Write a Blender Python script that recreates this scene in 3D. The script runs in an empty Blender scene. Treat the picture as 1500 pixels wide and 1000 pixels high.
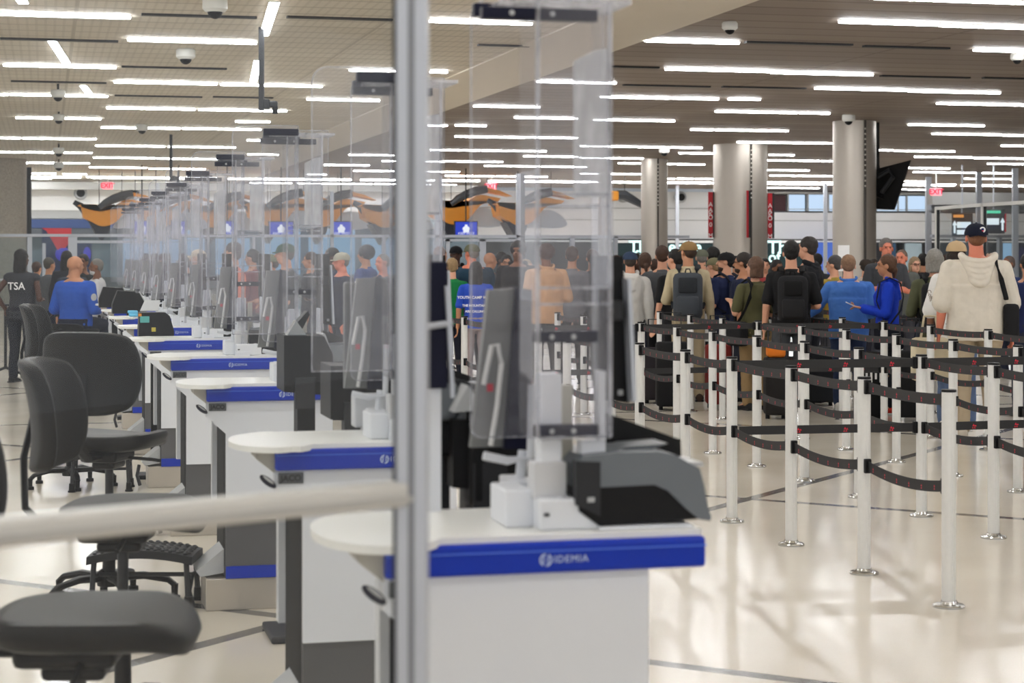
import bpy, math, random
from math import sin, cos, pi, radians, sqrt
random.seed(7)
SC = bpy.context.scene
COL = SC.collection

# ------------------------------------------------------------------ camera, light, exposure
F = 2800.0           # focal length in pixels of the 1500 px wide frame
TH = radians(13.75)  # the building's long axis points this far to the left of the camera axis
EYE = 1.62
HOR = 370.0
cam_d = bpy.data.cameras.new('camera'); cam = bpy.data.objects.new('camera', cam_d); COL.objects.link(cam)
cam.location = (0, 0, EYE); cam.rotation_euler = (pi / 2, 0, -TH)
cam_d.sensor_width = 36; cam_d.lens = F / 1500 * 36
cam_d.shift_y = -(500 - HOR) / 1500
cam_d.clip_start = .05; cam_d.clip_end = 400
cam_d.dof.use_dof = True; cam_d.dof.focus_distance = 13.5; cam_d.dof.aperture_fstop = 5.2
SC.camera = cam
SC.view_settings.view_transform = 'Standard'; SC.view_settings.look = 'None'
SC.view_settings.gamma = 1.0; SC.view_settings.use_curve_mapping = False
SC.view_settings.exposure = 0.0
try:
    SC.cycles.use_denoising = True
    SC.cycles.max_bounces = 7; SC.cycles.diffuse_bounces = 3; SC.cycles.glossy_bounces = 3
    SC.cycles.transmission_bounces = 4; SC.cycles.transparent_max_bounces = 40
    SC.cycles.use_adaptive_sampling = True; SC.cycles.adaptive_threshold = .025
    SC.cycles.caustics_reflective = False; SC.cycles.caustics_refractive = False
    SC.cycles.sample_clamp_indirect = 10.0; SC.cycles.sample_clamp_direct = 0
    SC.cycles.use_light_tree = True
except Exception: pass
LAMP = 45.0          # ceiling strip emission
W_ = bpy.data.worlds.new('world'); SC.world = W_; W_.use_nodes = True
W_.node_tree.nodes['Background'].inputs[0].default_value = (.95, .97, 1, 1)
W_.node_tree.nodes['Background'].inputs[1].default_value = 1.0

# ------------------------------------------------------------------ picture <-> place
def G(px, k):
    """ground point seen at column px where one metre is k pixels"""
    d = F / k; lat = (px - 750) / k
    return (d * sin(TH) + lat * cos(TH), d * cos(TH) - lat * sin(TH))
def Zk(y, k): return EYE - (y - HOR) / k
def at_Y(px, Y):
    t = (px - 750) / F; d = Y / (cos(TH) - t * sin(TH))
    return d * (sin(TH) + t * cos(TH)), F / d      # X, k
CEIL = 4.42

# ------------------------------------------------------------------ materials
def lin(c):
    c = c / 255.0
    return c / 12.92 if c <= .04045 else ((c + .055) / 1.055) ** 2.4
def rgb(c): return (lin(c[0]), lin(c[1]), lin(c[2]), 1)
MATS = {}
def mat(name, col, rough=.5, metal=0.0, var=.06, scale=8.0, bump=0.0, bscale=60.0, emit=0.0, spec=.5, coat=0.0):
    if name in MATS: return MATS[name]
    m = bpy.data.materials.new(name); m.use_nodes = True; MATS[name] = m
    nt = m.node_tree; b = nt.nodes['Principled BSDF']
    tc = nt.nodes.new('ShaderNodeTexCoord')
    n = nt.nodes.new('ShaderNodeTexNoise'); n.inputs['Scale'].default_value = scale; n.inputs['Detail'].default_value = 3
    nt.links.new(tc.outputs['Object'], n.inputs['Vector'])
    mx = nt.nodes.new('ShaderNodeMix'); mx.data_type = 'RGBA'
    c = rgb(col)
    mx.inputs[6].default_value = tuple(max(0, v * (1 - var)) for v in c[:3]) + (1,)
    mx.inputs[7].default_value = tuple(min(1, v * (1 + var)) for v in c[:3]) + (1,)
    nt.links.new(n.outputs['Fac'], mx.inputs[0]); nt.links.new(mx.outputs[2], b.inputs['Base Color'])
    b.inputs['Roughness'].default_value = rough; b.inputs['Metallic'].default_value = metal
    b.inputs['Specular IOR Level'].default_value = spec; b.inputs['Coat Weight'].default_value = coat
    if bump:
        n2 = nt.nodes.new('ShaderNodeTexNoise'); n2.inputs['Scale'].default_value = bscale
        nt.links.new(tc.outputs['Object'], n2.inputs['Vector'])
        bp = nt.nodes.new('ShaderNodeBump'); bp.inputs['Strength'].default_value = bump; bp.inputs['Distance'].default_value = .01
        nt.links.new(n2.outputs['Fac'], bp.inputs['Height']); nt.links.new(bp.outputs[0], b.inputs['Normal'])
    if emit:
        nt.links.new(mx.outputs[2], b.inputs['Emission Color']); b.inputs['Emission Strength'].default_value = emit
    return m
def emis(name, col, s, sample=True):
    if name in MATS: return MATS[name]
    m = bpy.data.materials.new(name); m.use_nodes = True; MATS[name] = m
    nt = m.node_tree; nt.nodes.clear()
    e = nt.nodes.new('ShaderNodeEmission'); e.inputs[0].default_value = rgb(col); e.inputs[1].default_value = s
    o = nt.nodes.new('ShaderNodeOutputMaterial'); nt.links.new(e.outputs[0], o.inputs[0])
    if not sample: m.cycles.emission_sampling = 'NONE'
    return m
def clear(name, tint=(253, 253, 254), haze=.03, hs=3.0, refl=1.0, hazecol=(225, 228, 235), stretch=(1, 1, .25)):
    """thin clear sheet: see-through, reflecting, with faint smears"""
    if name in MATS: return MATS[name]
    m = bpy.data.materials.new(name); m.use_nodes = True; MATS[name] = m
    nt = m.node_tree; nt.nodes.clear(); N = nt.nodes.new; L = nt.links.new
    tr = N('ShaderNodeBsdfTransparent'); tr.inputs[0].default_value = rgb(tint)
    gl = N('ShaderNodeBsdfGlossy'); gl.inputs['Roughness'].default_value = .02
    fr = N('ShaderNodeFresnel'); fr.inputs[0].default_value = 1.45
    mu = N('ShaderNodeMath'); mu.operation = 'MULTIPLY'; mu.inputs[1].default_value = refl; L(fr.outputs[0], mu.inputs[0])
    m1 = N('ShaderNodeMixShader'); L(mu.outputs[0], m1.inputs[0]); L(tr.outputs[0], m1.inputs[1]); L(gl.outputs[0], m1.inputs[2])
    df = N('ShaderNodeBsdfDiffuse'); df.inputs[0].default_value = rgb(hazecol)
    tl = N('ShaderNodeBsdfTranslucent'); tl.inputs[0].default_value = rgb(hazecol)
    ad = N('ShaderNodeMixShader'); L(df.outputs[0], ad.inputs[1]); L(tl.outputs[0], ad.inputs[2])
    tc = N('ShaderNodeTexCoord'); mp = N('ShaderNodeMapping'); mp.inputs['Scale'].default_value = stretch
    L(tc.outputs['Object'], mp.inputs['Vector'])
    n = N('ShaderNodeTexNoise'); n.inputs['Scale'].default_value = hs; n.inputs['Detail'].default_value = 5; n.inputs['Roughness'].default_value = .65
    L(mp.outputs[0], n.inputs['Vector'])
    mr = N('ShaderNodeMapRange'); mr.inputs[1].default_value = .35; mr.inputs[2].default_value = .75
    mr.inputs[3].default_value = haze * .4; mr.inputs[4].default_value = haze * 2.2
    L(n.outputs['Fac'], mr.inputs[0])
    m2 = N('ShaderNodeMixShader'); L(mr.outputs[0], m2.inputs[0]); L(m1.outputs[0], m2.inputs[1]); L(ad.outputs[0], m2.inputs[2])
    o = N('ShaderNodeOutputMaterial'); L(m2.outputs[0], o.inputs[0])
    return m

# ------------------------------------------------------------------ mesh helpers
from mathutils import Vector, Matrix, noise as mnoise
class MB:
    def __init__(s): s.v = []; s.f = []; s.mi = []; s.cm = 0
    def add(s, vs, fs):
        o = len(s.v); s.v += [tuple(x) for x in vs]
        for f in fs: s.f.append(tuple(i + o for i in f)); s.mi.append(s.cm)
        return s
    def box(s, x0, x1, y0, y1, z0, z1, bv=0.0):
        if bv <= 0:
            vs = [(x, y, z) for z in (z0, z1) for y in (y0, y1) for x in (x0, x1)]
            return s.add(vs, [(0, 2, 3, 1), (4, 5, 7, 6), (0, 1, 5, 4), (2, 6, 7, 3), (0, 4, 6, 2), (1, 3, 7, 5)])
        # chamfered box as a stack of rounded rectangles
        bv = min(bv, (x1 - x0) * .49, (y1 - y0) * .49, (z1 - z0) * .49)
        def ring(z, ins):
            r = []
            a, b, c, d = x0 + ins, x1 - ins, y0 + ins, y1 - ins; q = bv
            r0 = max(q - ins, q * .3)
            for cx, cy, st in ((b - r0, d - r0, 0), (a + r0, d - r0, 1), (a + r0, c + r0, 2), (b - r0, c + r0, 3)):
                for k in range(4):
                    t = (st + k / 3.0) * pi / 2
                    r.append((cx + r0 * cos(t), cy + r0 * sin(t), z))
            return r
        rings = [ring(z0, bv), ring(z0 + bv * .3, bv * .3), ring(z0 + bv, 0), ring(z1 - bv, 0), ring(z1 - bv * .3, bv * .3), ring(z1, bv)]
        return s.rings(rings)
    def rings(s, rings, cap=True, close=False):
        n = len(rings[0]); vs = [p for r in rings for p in r]; fs = []
        for i in range(len(rings) - 1 + (1 if close else 0)):
            a = i * n; b = ((i + 1) % len(rings)) * n
            for j in range(n): fs.append((a + j, a + (j + 1) % n, b + (j + 1) % n, b + j))
        if cap and not close:
            fs.append(tuple(range(n - 1, -1, -1))); m = (len(rings) - 1) * n; fs.append(tuple(m + j for j in range(n)))
        return s.add(vs, fs)
    def cyl(s, x, y, z0, z1, r0, r1=None, n=20):
        r1 = r0 if r1 is None else r1
        return s.rings([[(x + r * cos(2 * pi * j / n), y + r * sin(2 * pi * j / n), z) for j in range(n)] for z, r in ((z0, r0), (z1, r1))])
    def lathe(s, x, y, prof, n=20):
        return s.rings([[(x + r * cos(2 * pi * j / n), y + r * sin(2 * pi * j / n), z) for j in range(n)] for r, z in prof])
    def tube(s, pts, r, n=8, flat=None):
        pts = [Vector(p) for p in pts]; rs = r if isinstance(r, (list, tuple)) else [r] * len(pts); rings = []
        for i, p in enumerate(pts):
            t = (pts[min(i + 1, len(pts) - 1)] - pts[max(i - 1, 0)])
            t = t.normalized() if t.length > 1e-6 else Vector((0, 0, 1))
            up = Vector((0, 0, 1)) if abs(t.z) < .9 else Vector((0, 1, 0))
            a = t.cross(up).normalized(); b = a.cross(t).normalized()
            fl = flat or (1, 1)
            rings.append([p + a * (rs[i] * fl[0] * cos(2 * pi * j / n)) + b * (rs[i] * fl[1] * sin(2 * pi * j / n)) for j in range(n)])
        return s.rings(rings)
    def cap(s, p0, p1, r0, r1, n=12, flat=(1, 1)):
        """tapered rounded limb"""
        p0 = Vector(p0); p1 = Vector(p1); t = (p1 - p0); L = t.length
        t = t.normalized() if L > 1e-6 else Vector((0, 0, 1))
        up = Vector((0, 1, 0)) if abs(t.y) < .9 else Vector((0, 0, 1))
        a = t.cross(up).normalized(); b = a.cross(t).normalized(); rings = []
        for q in (-80, -50, -20): 
            q = radians(q); rings.append((p0 + t * (r0 * sin(q)), r0 * cos(q)))
        rings.append((p0, r0)); rings.append((p1, r1))
        for q in (20, 50, 80):
            q = radians(q); rings.append((p1 + t * (r1 * sin(q)), r1 * cos(q)))
        return s.rings([[c + a * (rr * flat[0] * cos(2 * pi * j / n)) + b * (rr * flat[1] * sin(2 * pi * j / n)) for j in range(n)] for c, rr in rings])
    def ell(s, c, r, n=16, m=10, T=None, zmin=-1.0):
        rings = []
        for i in range(m + 1):
            q = -pi / 2 + pi * i / m; q = max(min(q, pi / 2 - .05), -pi / 2 + .05)
            zz = max(sin(q), zmin)
            rings.append([(c[0] + r[0] * cos(q) * cos(2 * pi * j / n), c[1] + r[1] * cos(q) * sin(2 * pi * j / n), c[2] + r[2] * zz) for j in range(n)])
        if T: rings = [[T(Vector(p)) for p in rg] for rg in rings]
        return s.rings(rings)
    def prism(s, poly, axis, a0, a1):
        """extrude a 2D outline; axis 'y': poly is (x,z); 'z': (x,y); 'x': (y,z)"""
        def P(p, a): return {'y': (p[0], a, p[1]), 'z': (p[0], p[1], a), 'x': (a, p[0], p[1])}[axis]
        n = len(poly)
        vs = [P(p, a0) for p in poly] + [P(p, a1) for p in poly]
        fs = [tuple(range(n)), tuple(range(2 * n - 1, n - 1, -1))] + [(i, n + i, n + (i + 1) % n, (i + 1) % n) for i in range(n)]
        return s.add(vs, fs)
    def xf(s, M):
        s.v = [tuple(M @ Vector(p)) for p in s.v]; return s
    def build(s, name, m, parent=None, smooth=False, loc=None):
        me = bpy.data.meshes.new(name); me.from_pydata(s.v, [], s.f)
        ms = m if isinstance(m, (list, tuple)) else [m]
        for q in ms: me.materials.append(q)
        if len(ms) > 1: me.polygons.foreach_set('material_index', s.mi)
        bm = bmesh.new(); bm.from_mesh(me); bmesh.ops.recalc_face_normals(bm, faces=bm.faces); bm.to_mesh(me); bm.free()
        if smooth:
            me.polygons.foreach_set('use_smooth', [True] * len(me.polygons))
            try: me.set_sharp_from_angle(angle=radians(40 if smooth is True else smooth))
            except Exception: pass
        o = bpy.data.objects.new(name, me); COL.objects.link(o)
        if parent: o.parent = parent
        if loc: o.location = loc
        return o
import bmesh
def thing(name, label, cat, loc=(0, 0, 0), rz=0, group=None):
    o = bpy.data.objects.new(name, None); COL.objects.link(o); o.empty_display_size = .1
    o.location = loc; o.rotation_euler = (0, 0, rz); o['label'] = label; o['category'] = cat
    if group: o['group'] = group
    return o
def tag(o, label, cat, group=None):
    o['label'] = label; o['category'] = cat
    if group: o['group'] = group
    return o
def struct(o): o['kind'] = 'structure'; return o
KIDS = {}
def dup(root, loc, label, group=None, rz=None):
    r = root.copy(); COL.objects.link(r); r.location = loc; r['label'] = label
    if rz is not None: r.rotation_euler = (0, 0, rz)
    if group: r['group'] = group
    def rec(src, dst):
        for ch in list(src.children):
            c = ch.copy(); COL.objects.link(c); c.parent = dst; rec(ch, c)
    rec(root, r)
    return r
def text(body, size, name, m, parent, loc, rot=(pi / 2, 0, 0), ext=.0006, align='CENTER', space=1.0, off=0.0):
    cu = bpy.data.curves.new(name, 'FONT'); cu.body = body; cu.size = size; cu.extrude = ext
    cu.align_x = align; cu.align_y = 'CENTER'; cu.space_character = space; cu.offset = off; cu.materials.append(m)
    cu.resolution_u = 3
    o = bpy.data.objects.new(name, cu); COL.objects.link(o); o.location = loc; o.rotation_euler = rot
    if parent: o.parent = parent
    return o
ORD = ['first', 'second', 'third', 'fourth', 'fifth', 'sixth', 'seventh', 'eighth', 'ninth', 'tenth', 'eleventh', 'twelfth', 'thirteenth',
       'fourteenth', 'fifteenth', 'sixteenth', 'seventeenth', 'eighteenth', 'nineteenth', 'twentieth', 'twenty-first', 'twenty-second', 'twenty-third', 'twenty-fourth', 'twenty-fifth']
def smoothpoly(pts, n=4):
    out = []; N = len(pts)
    for i in range(N):
        p0, p1, p2, p3 = pts[i - 1], pts[i], pts[(i + 1) % N], pts[(i + 2) % N]
        for k in range(n):
            t = k / n
            out.append(tuple(.5 * ((2 * p1[c]) + (-p0[c] + p2[c]) * t + (2 * p0[c] - 5 * p1[c] + 4 * p2[c] - p3[c]) * t * t + (-p0[c] + 3 * p1[c] - 3 * p2[c] + p3[c]) * t ** 3) for c in (0, 1)))
    return out

# ------------------------------------------------------------------ shared materials
M_alu = mat('brushed_aluminium', (222, 222, 220), .45, .25, .05, 30)
M_frame = mat('anodised_frame', (186, 190, 198), .4, .55, .04, 10)
M_rail = mat('satin_rail', (205, 203, 198), .45, .25, .04, 10)
M_gasket = mat('black_gasket', (18, 20, 26), .5)
M_white = mat('white_laminate', (222, 225, 231), .38, 0, .03, 6)
M_whitetop = mat('white_worktop', (236, 236, 232), .3, 0, .02, 6)
M_blue = mat('blue_trim', (0, 46, 168), .32, 0, .04, 6, spec=.3)
M_grey = mat('grey_laminate', (84, 84, 86), .4, 0, .05, 12)
M_dkgrey = mat('perforated_dark', (52, 52, 52), .5, .3, .12, 90)
M_black = mat('black_plastic', (20, 20, 22), .5, 0, .1, 20, spec=.2)
M_navy = mat('navy_black_plastic', (16, 18, 40), .5, 0, .1, 20, spec=.2)
M_dark = mat('charcoal_plastic', (44, 45, 48), .5, 0, .08, 20, spec=.25)
M_mid = mat('mid_grey_plastic', (96, 101, 106), .42, 0, .06, 20)
M_lightg = mat('light_grey_plastic', (176, 178, 180), .4, 0, .05, 20)
M_steel = mat('floor_box_steel', (190, 182, 170), .35, .5, .06, 5)
M_vinyl = mat('black_vinyl', (21, 21, 22), .5, 0, .08, 6, spec=.22)
M_plate = mat('plate_metal', (95, 97, 98), .4, .6, .1, 30)
M_logo = mat('pale_print', (190, 205, 235), .5)
M_ink = mat('dark_print', (25, 25, 28), .5)
M_wprint = mat('white_print', (240, 240, 240), .5)
M_red = mat('red_print', (205, 22, 52), .5)
M_belt = mat('black_webbing', (34, 34, 36), .7, 0, .1, 120, .1, 400)
M_acr = clear('acrylic_sheet', haze=.055, hs=2.2, refl=.3, hazecol=(244, 244, 252))
M_acredge = clear('acrylic_edge', tint=(238, 240, 243), haze=.26, hs=20, refl=.4, hazecol=(244, 244, 250))
M_film = clear('frosted_film', tint=(236, 238, 240), haze=1.2, hs=3, refl=.3, hazecol=(235, 236, 238))
M_glass = clear('partition_glass', tint=(250, 251, 251), haze=.006, hs=1.2, refl=.5)
M_wglass = clear('wall_glass', tint=(240, 246, 247), haze=.02, hs=.6, refl=.8)

# ------------------------------------------------------------------ floor
def floor_mat():
    m = bpy.data.materials.new('cream_terrazzo'); m.use_nodes = True; nt = m.node_tree; N = nt.nodes.new; L = nt.links.new
    b = nt.nodes['Principled BSDF']; g = N('ShaderNodeNewGeometry'); sp = N('ShaderNodeSeparateXYZ'); L(g.outputs['Position'], sp.inputs[0])
    def mth(op, a, c=None):
        x = N('ShaderNodeMath'); x.operation = op
        for i, q in enumerate((a, c)):
            if q is None: continue
            if isinstance(q, (int, float)): x.inputs[i].default_value = q
            else: L(q, x.inputs[i])
        return x.outputs[0]
    X, Y = sp.outputs[0], sp.outputs[1]
    su = mth('ADD', X, Y); di = mth('SUBTRACT', Y, X); tot = None
    lines = [(su, 9.55), (su, 16.35), (su, 23.3), (su, 30.2), (su, 37), (di, .3), (di, 7.35), (di, 15.7), (di, 23), (di, 30), (su, 2.5), (Y, 18.6), (Y, 30.0)]
    for s_, c in lines:
        w = .062 if s_ is not Y else .03
        x = mth('LESS_THAN', mth('ABSOLUTE', mth('SUBTRACT', s_, c)), w)
        tot = x if tot is None else mth('MAXIMUM', tot, x)
    n1 = N('ShaderNodeTexNoise'); n1.inputs['Scale'].default_value = 1.1; n1.inputs['Detail'].default_value = 4; L(g.outputs['Position'], n1.inputs['Vector'])
    n2 = N('ShaderNodeTexVoronoi'); n2.inputs['Scale'].default_value = 160; L(g.outputs['Position'], n2.inputs['Vector'])
    mx = N('ShaderNodeMix'); mx.data_type = 'RGBA'; mx.inputs[6].default_value = rgb((206, 196, 180)); mx.inputs[7].default_value = rgb((218, 210, 196)); L(n1.outputs['Fac'], mx.inputs[0])
    m2 = N('ShaderNodeMix'); m2.data_type = 'RGBA'; m2.inputs[7].default_value = rgb((170, 155, 135)); L(mx.outputs[2], m2.inputs[6])
    L(mth('MULTIPLY', mth('LESS_THAN', n2.outputs['Distance'], .18), .35), m2.inputs[0])
    m3 = N('ShaderNodeMix'); m3.data_type = 'RGBA'; m3.inputs[7].default_value = rgb((98, 95, 92)); L(m2.outputs[2], m3.inputs[6]); L(tot, m3.inputs[0])
    L(m3.outputs[2], b.inputs['Base Color'])
    r = N('ShaderNodeMapRange'); r.inputs[3].default_value = .10; r.inputs[4].default_value = .20; L(n1.outputs['Fac'], r.inputs[0]); L(r.outputs[0], b.inputs['Roughness'])
    b.inputs['Specular IOR Level'].default_value = .5
    return m
X0, X1, Y0, Y1 = -14.0, 48.0, -9.0, 88.0
struct(MB().box(X0, X1, Y0, Y1, -.1, 0).build('floor', floor_mat()))

# ------------------------------------------------------------------ ceiling
def slat_mat(name, ca, cb, dark, per=.155, mesh=False):
    m = bpy.data.materials.new(name); m.use_nodes = True; nt = m.node_tree; N = nt.nodes.new; L = nt.links.new
    b = nt.nodes['Principled BSDF']; g = N('ShaderNodeNewGeometry'); sp = N('ShaderNodeSeparateXYZ'); L(g.outputs['Position'], sp.inputs[0])
    def mth(op, a, c=None):
        x = N('ShaderNodeMath'); x.operation = op
        for i, q in enumerate((a, c)):
            if q is None: continue
            if isinstance(q, (int, float)): x.inputs[i].default_value = q
            else: L(q, x.inputs[i])
        return x.outputs[0]
    fr = mth('FRACT', mth('DIVIDE', sp.outputs[1], per * 4))
    gap = mth('LESS_THAN', fr, .12)
    fx = mth('LESS_THAN', mth('FRACT', mth('DIVIDE', mth('ADD', sp.outputs[0], 50.9), 3.66)), .012)
    tot = mth('MAXIMUM', gap, fx)
    n1 = N('ShaderNodeTexNoise'); n1.inputs['Scale'].default_value = 1.0; L(g.outputs['Position'], n1.inputs['Vector'])
    pl = N('ShaderNodeTexWhiteNoise'); pl.noise_dimensions = '1D'; L(mth('FLOOR', mth('DIVIDE', sp.outputs[1], per * 4)), pl.inputs['W'])
    mx = N('ShaderNodeMix'); mx.data_type = 'RGBA'; mx.inputs[6].default_value = rgb(ca); mx.inputs[7].default_value = rgb(cb); L(pl.outputs['Value'], mx.inputs[0])
    last = mx.outputs[2]
    if mesh:
        fm = mth('LESS_THAN', mth('FRACT', mth('DIVIDE', sp.outputs[0], .11)), .3)
        mm = N('ShaderNodeMix'); mm.data_type = 'RGBA'; mm.inputs[7].default_value = rgb(dark); L(last, mm.inputs[6]); L(mth('MULTIPLY', fm, .25), mm.inputs[0]); last = mm.outputs[2]
    m3 = N('ShaderNodeMix'); m3.data_type = 'RGBA'; m3.inputs[7].default_value = rgb(dark); L(last, m3.inputs[6]); L(mth('MULTIPLY', tot, .6), m3.inputs[0])
    L(m3.outputs[2], b.inputs['Base Color']); b.inputs['Roughness'].default_value = .6
    return m
struct(MB().box(X0, 6.26, Y0, Y1, CEIL, CEIL + .1).build('ceiling', slat_mat('pale_linear_ceiling', (224, 215, 199), (232, 224, 209), (176, 167, 152), mesh=True)))
struct(MB().box(7.65, X1, Y0, Y1, CEIL, CEIL + .1).build('ceiling_linear_planks', slat_mat('brown_linear_ceiling', (142, 128, 117), (158, 144, 132), (92, 80, 71))))
struct(MB().box(6.26, 7.65, Y0, Y1, CEIL - .02, CEIL + .1).build('ceiling_plain_strip', mat('plain_soffit', (238, 229, 214), .6, 0, .02, 2)))

M_tube = emis('lamp_diffuser', (250, 251, 252), LAMP)
M_lhouse = mat('lamp_housing', (225, 225, 220), .5)
def strip(p0, p1, label, w=.10, h=.037, cat='ceiling light', group='linear ceiling lights'):
    a = Vector((p0[0], p0[1], 0)); b = Vector((p1[0], p1[1], 0)); L = (b - a).length
    t = thing('ceiling_light', label, cat, ((a.x + b.x) / 2, (a.y + b.y) / 2, CEIL), math.atan2(b.y - a.y, b.x - a.x), group)
    MB().box(-L / 2 - .01, L / 2 + .01, -w / 2 - .01, w / 2 + .01, -.012, 0.0).build('housing', M_lhouse, t)
    MB().box(-L / 2, L / 2, -w / 2, w / 2, -h, -.012, .006).build('diffuser', M_tube, t)
    return t
ROWS = [(0,191,28),(187,376,65),(5,170,101),(167,318,125),(323,472,128.5),(0,12,142),(15,158,143),(156,286,162),(291,420,164.5),(23,79,175.5),(93,148,176.5),
 (148,200,189.5),(216,264,190.5),(267,382,191.5),(0,30,204.5),(33,141,205.5),(140,242,216),(246,345,217.5),(-60,34,224.5),(37,135,225.5),(137,227,233),(230,322,234.5),
 (-40,41,240),(43,131,240.5),(131,215,247),(218,301,249),(47,82,255.5),(92,127,256.5),(127,203,261),(206,287,262),(-30,47,262.5),(50,75,263),(138,150,268.5),(168,193,269),(197,330,269.5),(115,190,273.5),
 (450,556,149.5),(512,580,107),(362,440,208),(363,408,228),(345,395,181),(511,578,229),(475,541,243.5),(518,578,252),(450,478,257),(366,427,269.5),(436,545,270.5),(549,630,271),
 (629,779,37.5),(630,655,109),(787,902,124),(694,790,159),(754,846,175.5),(626,655,186.5),(667,712,186.5),(667,769,203),(772,846,204),(630,703,222),(706,800,223),(767,846,231),
 (560,651,238),(653,736,238.5),(710,790,245),(793,860,246),(600,673,253),(652,693,259),(696,724,259.5),(727,802,260),(600,643,272),(648,668,272),
 (945,1082,65.5),(975,1128,106.5),(1130,1278,111.5),(1230,1374,38.5),(1377,1530,44),(880,981,146),(984,1052,147.5),(1067,1113,148.5),(1194,1328,134),(1331,1464,138),(1373,1530,156),(1427,1560,79),
 (1048,1168,167),(1172,1215,168.5),(870,988,179),(1012,1045,192.5),(1048,1154,193.5),(850,932,216.5),(934,1028,218),(1331,1441,186),(1366,1466,199),(1469,1540,201),(1467,1540,216),(1080,1177,211),(1180,1230,212),
 (850,942,233.5),(906,938,241),(978,989,242),(992,1032,242.5),(995,1044,226.5),(1127,1163,229),(1123,1200,237),(1203,1240,238),(1286,1308,222),(1311,1398,223.5),(1340,1424,232),(1427,1540,234),(1447,1540,242),
 (1326,1391,248),(1338,1412,254),(1415,1482,255),(1413,1430,263),(1437,1482,263.5),(1123,1185,251),(1128,1220,259),(850,903,256),(905,940,256.5),(977,988,263),(992,1016,263),(1019,1045,263.5),
 (1124,1132,268),(1135,1220,268.5),(1319,1356,267),(1334,1356,270.5),(1375,1400,271.5),(1316,1328,278.5),(1330,1356,279),(1100,1200,276.5)]
def ceil_pt(px, y): return G(px, (HOR - y) / (CEIL - .06 - EYE))
zones = {}
for x0, x1, y in sorted(ROWS, key=lambda r: (r[2], r[0])):
    zx = (x0 + x1) / 2
    z = 'far left bay' if zx < 170 else 'bay above the desks' if zx < 345 else 'bay beside the tall frame' if zx < 590 else 'bay over the waiting crowd' if zx < 870 else 'hall ceiling left of the wide column' if zx < 1125 else 'hall ceiling on the right'
    zones.setdefault(z, []).append((x0, x1, y))
for z, rs in zones.items():
    for i, (x0, x1, y) in enumerate(rs):
        P = ceil_pt((x0 + x1) / 2, y); Xa, _ = at_Y(x0, P[1]); Xb, _ = at_Y(x1, P[1])
        pos = (ORD[i] + ' nearest') if i < 25 else 'one of the small far ones'
        n = i - 25
        lab = 'white linear ceiling light, %s in the %s' % (ORD[i], z) if i < 25 else 'short distant ceiling strip light, %s from the back in the %s' % (ORD[len(rs) - 1 - i], z)
        strip((Xa, P[1]), (Xb, P[1]), lab, w=.075)
for (xa, ya, xb, yb, lab) in [(387, 57, 402, 10, 'bright strip light set crosswise, upper one beside the black ceiling pole'), (371, 124, 378, 94, 'bright strip light set crosswise, lower one beside the black ceiling pole'),
        (97, 97, 76, 65, 'wide crosswise strip light between the rows at upper left'), (132, 143, 122, 130, 'short crosswise strip light above the left camera domes'), (34, 11, 18, -14, 'crosswise strip light cut by the upper left picture edge')]:
    strip(ceil_pt(xa, ya), ceil_pt(xb, yb), lab, w=.11, h=.02)
# the lit ceiling over and behind the viewer
q = 0
for Y in [-5.0, -.2, 3.6, 7.0, 10.4, 13.6, 16.6, 19.3]:
    for X in [-9.0, -4.6, -.2, 4.2, 9.6, 14.0, 18.4]:
        strip((X - 1.2, Y), (X + 1.2, Y), 'long linear ceiling light above and behind the viewer', group='ceiling lights above the viewer'); q += 1
for i, X in enumerate([-1, 4, 9, 14, 19, 24, 29, 34, 39]):  # extra strips, widened and added to brighten the far white wall
    strip((X - 2.3, 72.0), (X + 2.3, 72.0), 'added ceiling light brightening the far white wall, %s from the left' % ORD[i], group='added ceiling lights before the far wall', w=.3, h=.055)
# dark slots between the lamps
for i, (x0, x1, y) in enumerate([(207, 376, 29.5), (0, 173, 64), (178, 332, 104), (16, 156, 124.5), (168, 296, 145), (312, 400, 146.5), (420, 575, 33), (1092, 1248, 69), (1265, 1390, 74.5), (913, 1040, 130), (1058, 1180, 132.5), (1290, 1420, 117), (1440, 1500, 119), (890, 965, 103), (700, 775, 72)]):
    P = ceil_pt((x0 + x1) / 2, y); Xa, _ = at_Y(x0, P[1]); Xb, _ = at_Y(x1, P[1])
    struct(MB().box(Xa, Xb, P[1] - .05, P[1] + .05, CEIL - .025, CEIL + .02).build('trim_%d' % (i + 1), M_ink))
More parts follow.
